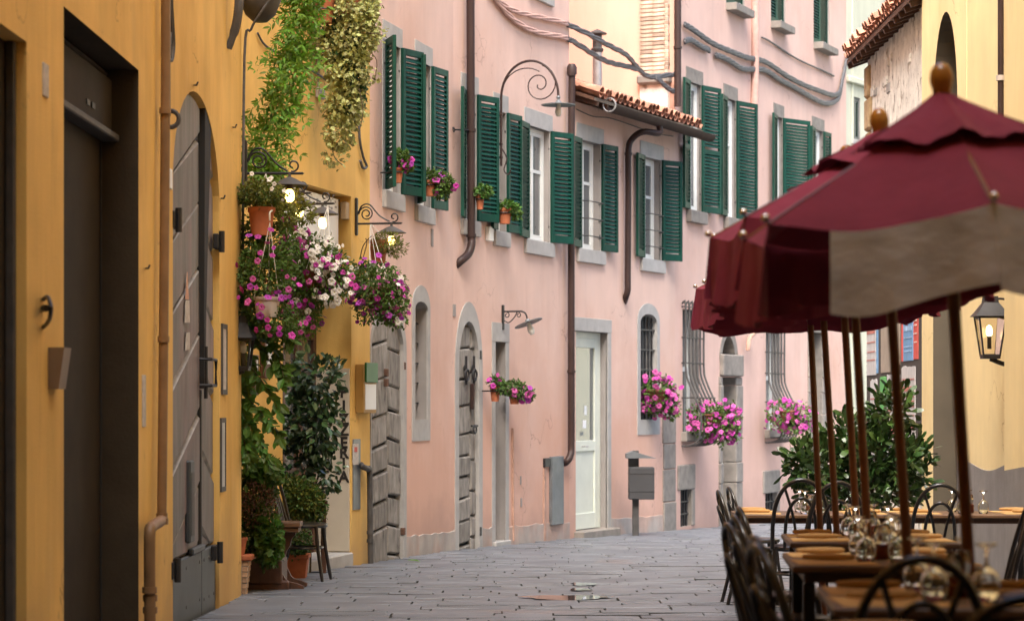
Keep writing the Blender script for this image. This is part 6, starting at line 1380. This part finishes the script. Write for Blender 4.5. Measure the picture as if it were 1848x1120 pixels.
# ------------------------------------------------------------------ pink fronts: flowers, lamps, letter box
def sill_pot(label, W, px0, px1, y0, y1, o, els, n, fl, kinds, m='terra', leaf='lf_petunia', size=.055):
    c0 = W.pt((px0 + px1) / 2, y1, o); D = c0.y; t = thing('flower_pot', label, 'flower pot', c0, None); r = (px1 - px0) / 2 * D / F; h = (y1 - y0) * D / F
    pot(t, c0, r, r * .7, h, m); E = [ell(x, y, D, rx, ry) for x, y, rx, ry in els]
    foliage(t, M[leaf], E, n, size, 'oval', .3, .9, seed=int(px0)); 
    if fl: flowers(t, E, fl, .085, kinds, seed=int(px0) + 1)
    mb = MB(); mb.tube(arc(c0 + Vector((0, 0, h * .7)), r * 1.05, 0, 6.283, 14, (1, 0, 0), (0, 1, 0)), .008, 5); mb.tube([c0 + Vector((0, 0, h * .7)) - W.n * r, c0 + Vector((0, 0, h * .7)) - W.n * (o + .0)], .01, 5); mb.build('pot_ring', M['iron'], t)
    return t
sill_pot('terracotta pot of magenta petunias on the sill of the leftmost green-shuttered window', A1, 705, 728, 303, 330, .2, [(722, 287, 16, 16), (735, 300, 10, 10)], 500, 9, ['mag', 'violet'])
sill_pot('terracotta pot with trailing petunias on the second window sill of the pink house', A1, 762, 790, 326, 354, .2, [(778, 322, 18, 16), (800, 330, 18, 16), (795, 345, 16, 12)], 800, 9, ['mag', 'violet'])
sill_pot('small terracotta pot of bright green leaves right behind the tall drainpipe', A2, 858, 874, 352, 378, .2, [(872, 346, 16, 11)], 340, 0, [], leaf='lf_creeper')
sill_pot('terracotta window pot of bright green leaves with one violet bloom', A2, 898, 924, 376, 404, .2, [(914, 372, 18, 10), (930, 382, 10, 12)], 420, 2, ['violet'], leaf='lf_creeper')
sill_pot('terracotta wall pot at the blind doorway, left one of the pair', A2, 884, 903, 697, 724, .2, [(896, 690, 14, 10), (905, 700, 14, 8)], 320, 5, ['mag', 'pink'], leaf='lf_bush')
sill_pot('terracotta wall pot with straggly pink flowers, right one of the pair', A2, 918, 939, 703, 729, .2, [(925, 700, 20, 13), (940, 708, 22, 14), (950, 712, 14, 10)], 700, 14, ['mag', 'pink', 'violet'], leaf='lf_bush')
def grille_basket(label, px, D, els, n, nf, size=.078):
    c = at(px[0], px[1], D); t = thing('flower_basket', label, 'flower basket', c, 'petunia baskets on the window grilles'); E = [ell(x, y, D, rx, ry) for x, y, rx, ry in els]
    pot(t, c - Vector((0, 0, .12)), .2, .14, .2, 'terra_dk'); E += [ell(E0[0] + a, E0[1] + b_, D, 9, 14, .5) for E0 in els[:2] for a, b_ in ((-E0[2] * .8, 14), (E0[2] * .7, 20), (0, E0[3] * .9))]; foliage(t, M['lf_petunia'], E, n, .065, 'oval', .3, .9, seed=px[0]); flowers(t, E, nf, size, ['mag', 'pink', 'mag', 'pink'], seed=px[0] + 1)
grille_basket('bright pink petunias at the narrow barred window of the low house', (1185, 712), 38.6, [(1184, 708, 30, 32), (1205, 720, 18, 28), (1170, 730, 14, 16)], 1300, 120)
grille_basket('bright pink petunias spilling from the first bulging grille of the rose house', (1285, 755), 40.3, [(1275, 755, 34, 32), (1305, 765, 30, 34), (1322, 760, 14, 30)], 1600, 150)
grille_basket('bright pink petunias on the farther bulging grille of the rose house', (1425, 748), 44.0, [(1415, 745, 28, 26), (1445, 752, 24, 26), (1430, 765, 24, 18)], 1200, 115)
# letter box on a post
lb = thing('litter_bin', 'dark grey litter bin with a peaked lid on a post before the low pink house', 'litter bin', ground_at(1147, 37.0)); D = 37.0
g = at(1147, 968, D); mb = MB(); c = ground_at(1147, D); top = at(1147, 810, D).z
mb.bbox(Vector((c.x, c.y, (c.z + top) / 2 - .02)), (.10, .08, top - c.z), .01); mb.build('post', M['iron_grey'], lb)
z0, z1 = at(0, 900, D).z, at(0, 842, D).z; dk = mat('graphite_paint', (.05, .05, .053), .5, var=.1)
mb = MB(); mb.bbox((at(1157, 0, D).x, D - .02, (z0 + z1) / 2), (.39, .3, z1 - z0), .012); bx = mb.build('box', dk, lb)
mb = MB(); mb.bbox((at(1141, 0, D).x, D + .05, (z1 + at(0, 822, D).z) / 2), (.12, .2, at(0, 822, D).z - z1 + .01), .006); mb.build('lid_support', dk, lb)
for zz2 in (z0 + .12, z1 - .1): mb = MB(); mb.bbox((at(1157, 0, D).x, D - .02, zz2), (.40, .31, .012), .003); mb.build('band', M['iron'], bx)
zl = at(0, 826, D).z; xm = at(1155, 0, D).x; mb = MB(); mb.prism([(xm - .22, D - .2, zl), (xm + .24, D - .2, zl), (xm + .1, D - .2, zl + .04), (xm - .12, D - .2, zl + .11), (xm - .22, D - .2, zl + .07)], [(xm - .22, D + .16, zl), (xm + .24, D + .16, zl), (xm + .1, D + .16, zl + .04), (xm - .12, D + .16, zl + .11), (xm - .22, D + .16, zl + .07)]); mb.build('lid', M['metal_grey'], lb)
# arched street lamp on the pink house
sl2 = thing('street_lamp', 'iron street lamp with a tall arched arm and spiral on the pink house', 'street lamp', A2.pt(897, 285, .05)); u = A2.U(897); Z = Vector((0, 0, 1)); n = A2.n
zb = A2.hit(897, 300)[1]; zsp = A2.hit(897, 178)[1]; rad = 52 * 32.3 / F / math.cos(R(20)) ; ct = A2.P(u, zsp, .06 + rad)
mb = MB(); mb.tube([A2.P(u, zb, .06), A2.P(u, zsp, .06)] + arc(ct, rad, math.pi, 0, 22, n, Z * (62 / 52)), .017, 8); mb.build('arm', M['copper'], sl2, smooth=60)
mb = MB(); mb.tube(arc(ct + n * (-.05) + Z * .04, rad * .86, math.pi * .95, .32 * math.pi, 12, n, Z), .008, 5); mb.build('brace', M['copper'], sl2)
mb = MB(); mb.tube(spiral(ct + n * .14 + Z * .16, .26, .025, .45 * math.pi, -3.0 * math.pi, 34, n, Z), .009, 5); mb.build('spiral', M['copper'], sl2)
mb = MB(); mb.tube(smooth_path([A2.P(u, zb + .25, .06), A2.P(u, zb + .1, .14), A2.P(u, zb - .05, .10), A2.P(u, zb - .12, .16), A2.P(u, zb - .06, .2)], 5), .01, 5); mb.build('scroll', M['copper'], sl2)
for z in (zb + .12, zb + .3, zb + .7): mb = MB(); mb.tube([A2.P(u, z, 0), A2.P(u, z, .08)], .02, 6); mb.build('clamp', M['copper'], sl2)
tp_ = ct + n * rad; mb = MB(); mb.lathe([(.015, .0), (.03, -.02), (.015, -.05), (.03, -.07), (.05, -.09), (.23, -.12), (.23, -.13), (.05, -.115), (0, -.11)], tp_, 22); mb.build('shade', M['metal_grey'], sl2, smooth=35)
mb = MB(); mb.lathe([(.03, -.115), (.03, -.15), (.042, -.19), (.045, -.23), (.03, -.275), (0, -.285)], tp_, 14); mb.build('bulb', M['bulb_off'], sl2, smooth=True)
# small goose-neck lamp over the blind doorway
u = A2.U(906); z0 = A2.hit(906, 562)[1]; gl = thing('wall_lamp', 'small unlit iron lamp with a tilted dish shade over the blind doorway', 'wall lamp', A2.P(u, z0, 0))
mb = MB(); mb.bbox(A2.P(u, z0 - .08, .015), (.05, .03, .34), .006, A2.d, n); mb.build('wall_plate', M['iron'], gl)
e = A2.P(u, z0, .36); mb = MB(); mb.tube([A2.P(u, z0, .02), A2.P(u, z0, .27)] + smooth_path([A2.P(u, z0, .28), A2.P(u, z0 - .03, .34), A2.P(u, z0 - .12, .37)], 4), .012, 6)
mb.tube(smooth_path([A2.P(u, z0 - .12, .03), A2.P(u, z0 - .15, .1), A2.P(u, z0 - .08, .18), A2.P(u, z0 - .01, .22)], 5), .008, 5); mb.tube(spiral(A2.P(u, z0 - .05, .07), .04, .015, 1.5, -5, 14, n, Z), .007, 5); mb.tube(spiral(A2.P(u, z0 - .05, .24), .035, .015, 1.5, -5, 14, n, Z), .007, 5); mb.build('arm', M['iron'], gl)
ax = (Z + n * -.38).normalized(); X = A2.d; Yv = ax.cross(X); p = A2.P(u, z0 - .14, .375)
mb = MB(); mb.lathe([(.0, .04), (.03, .03), (.045, .0), (.20, -.02), (.20, -.028), (.04, -.015), (0, -.015)], p, 20, X, Yv, ax); mb.build('shade', M['metal_grey'], gl, smooth=35)
mb = MB(); mb.lathe([(.025, -.02), (.03, -.05), (.045, -.10), (.048, -.14), (.03, -.185), (0, -.19)], p, 12, X, Yv, ax); mb.build('bulb', M['bulb_off'], gl, smooth=True)
# little things lying about
lv_ = leaf_single('oval', M['lf_bright']); p = Vector((-1.2, 27.6, gz(27.6) + .03)); o = inst('fallen_leaf', lv_, None, Matrix.Translation(p) @ Matrix.Scale(.16, 4)); tag(o, 'bright green leaf fallen on the paving before the grey board door', 'leaf')
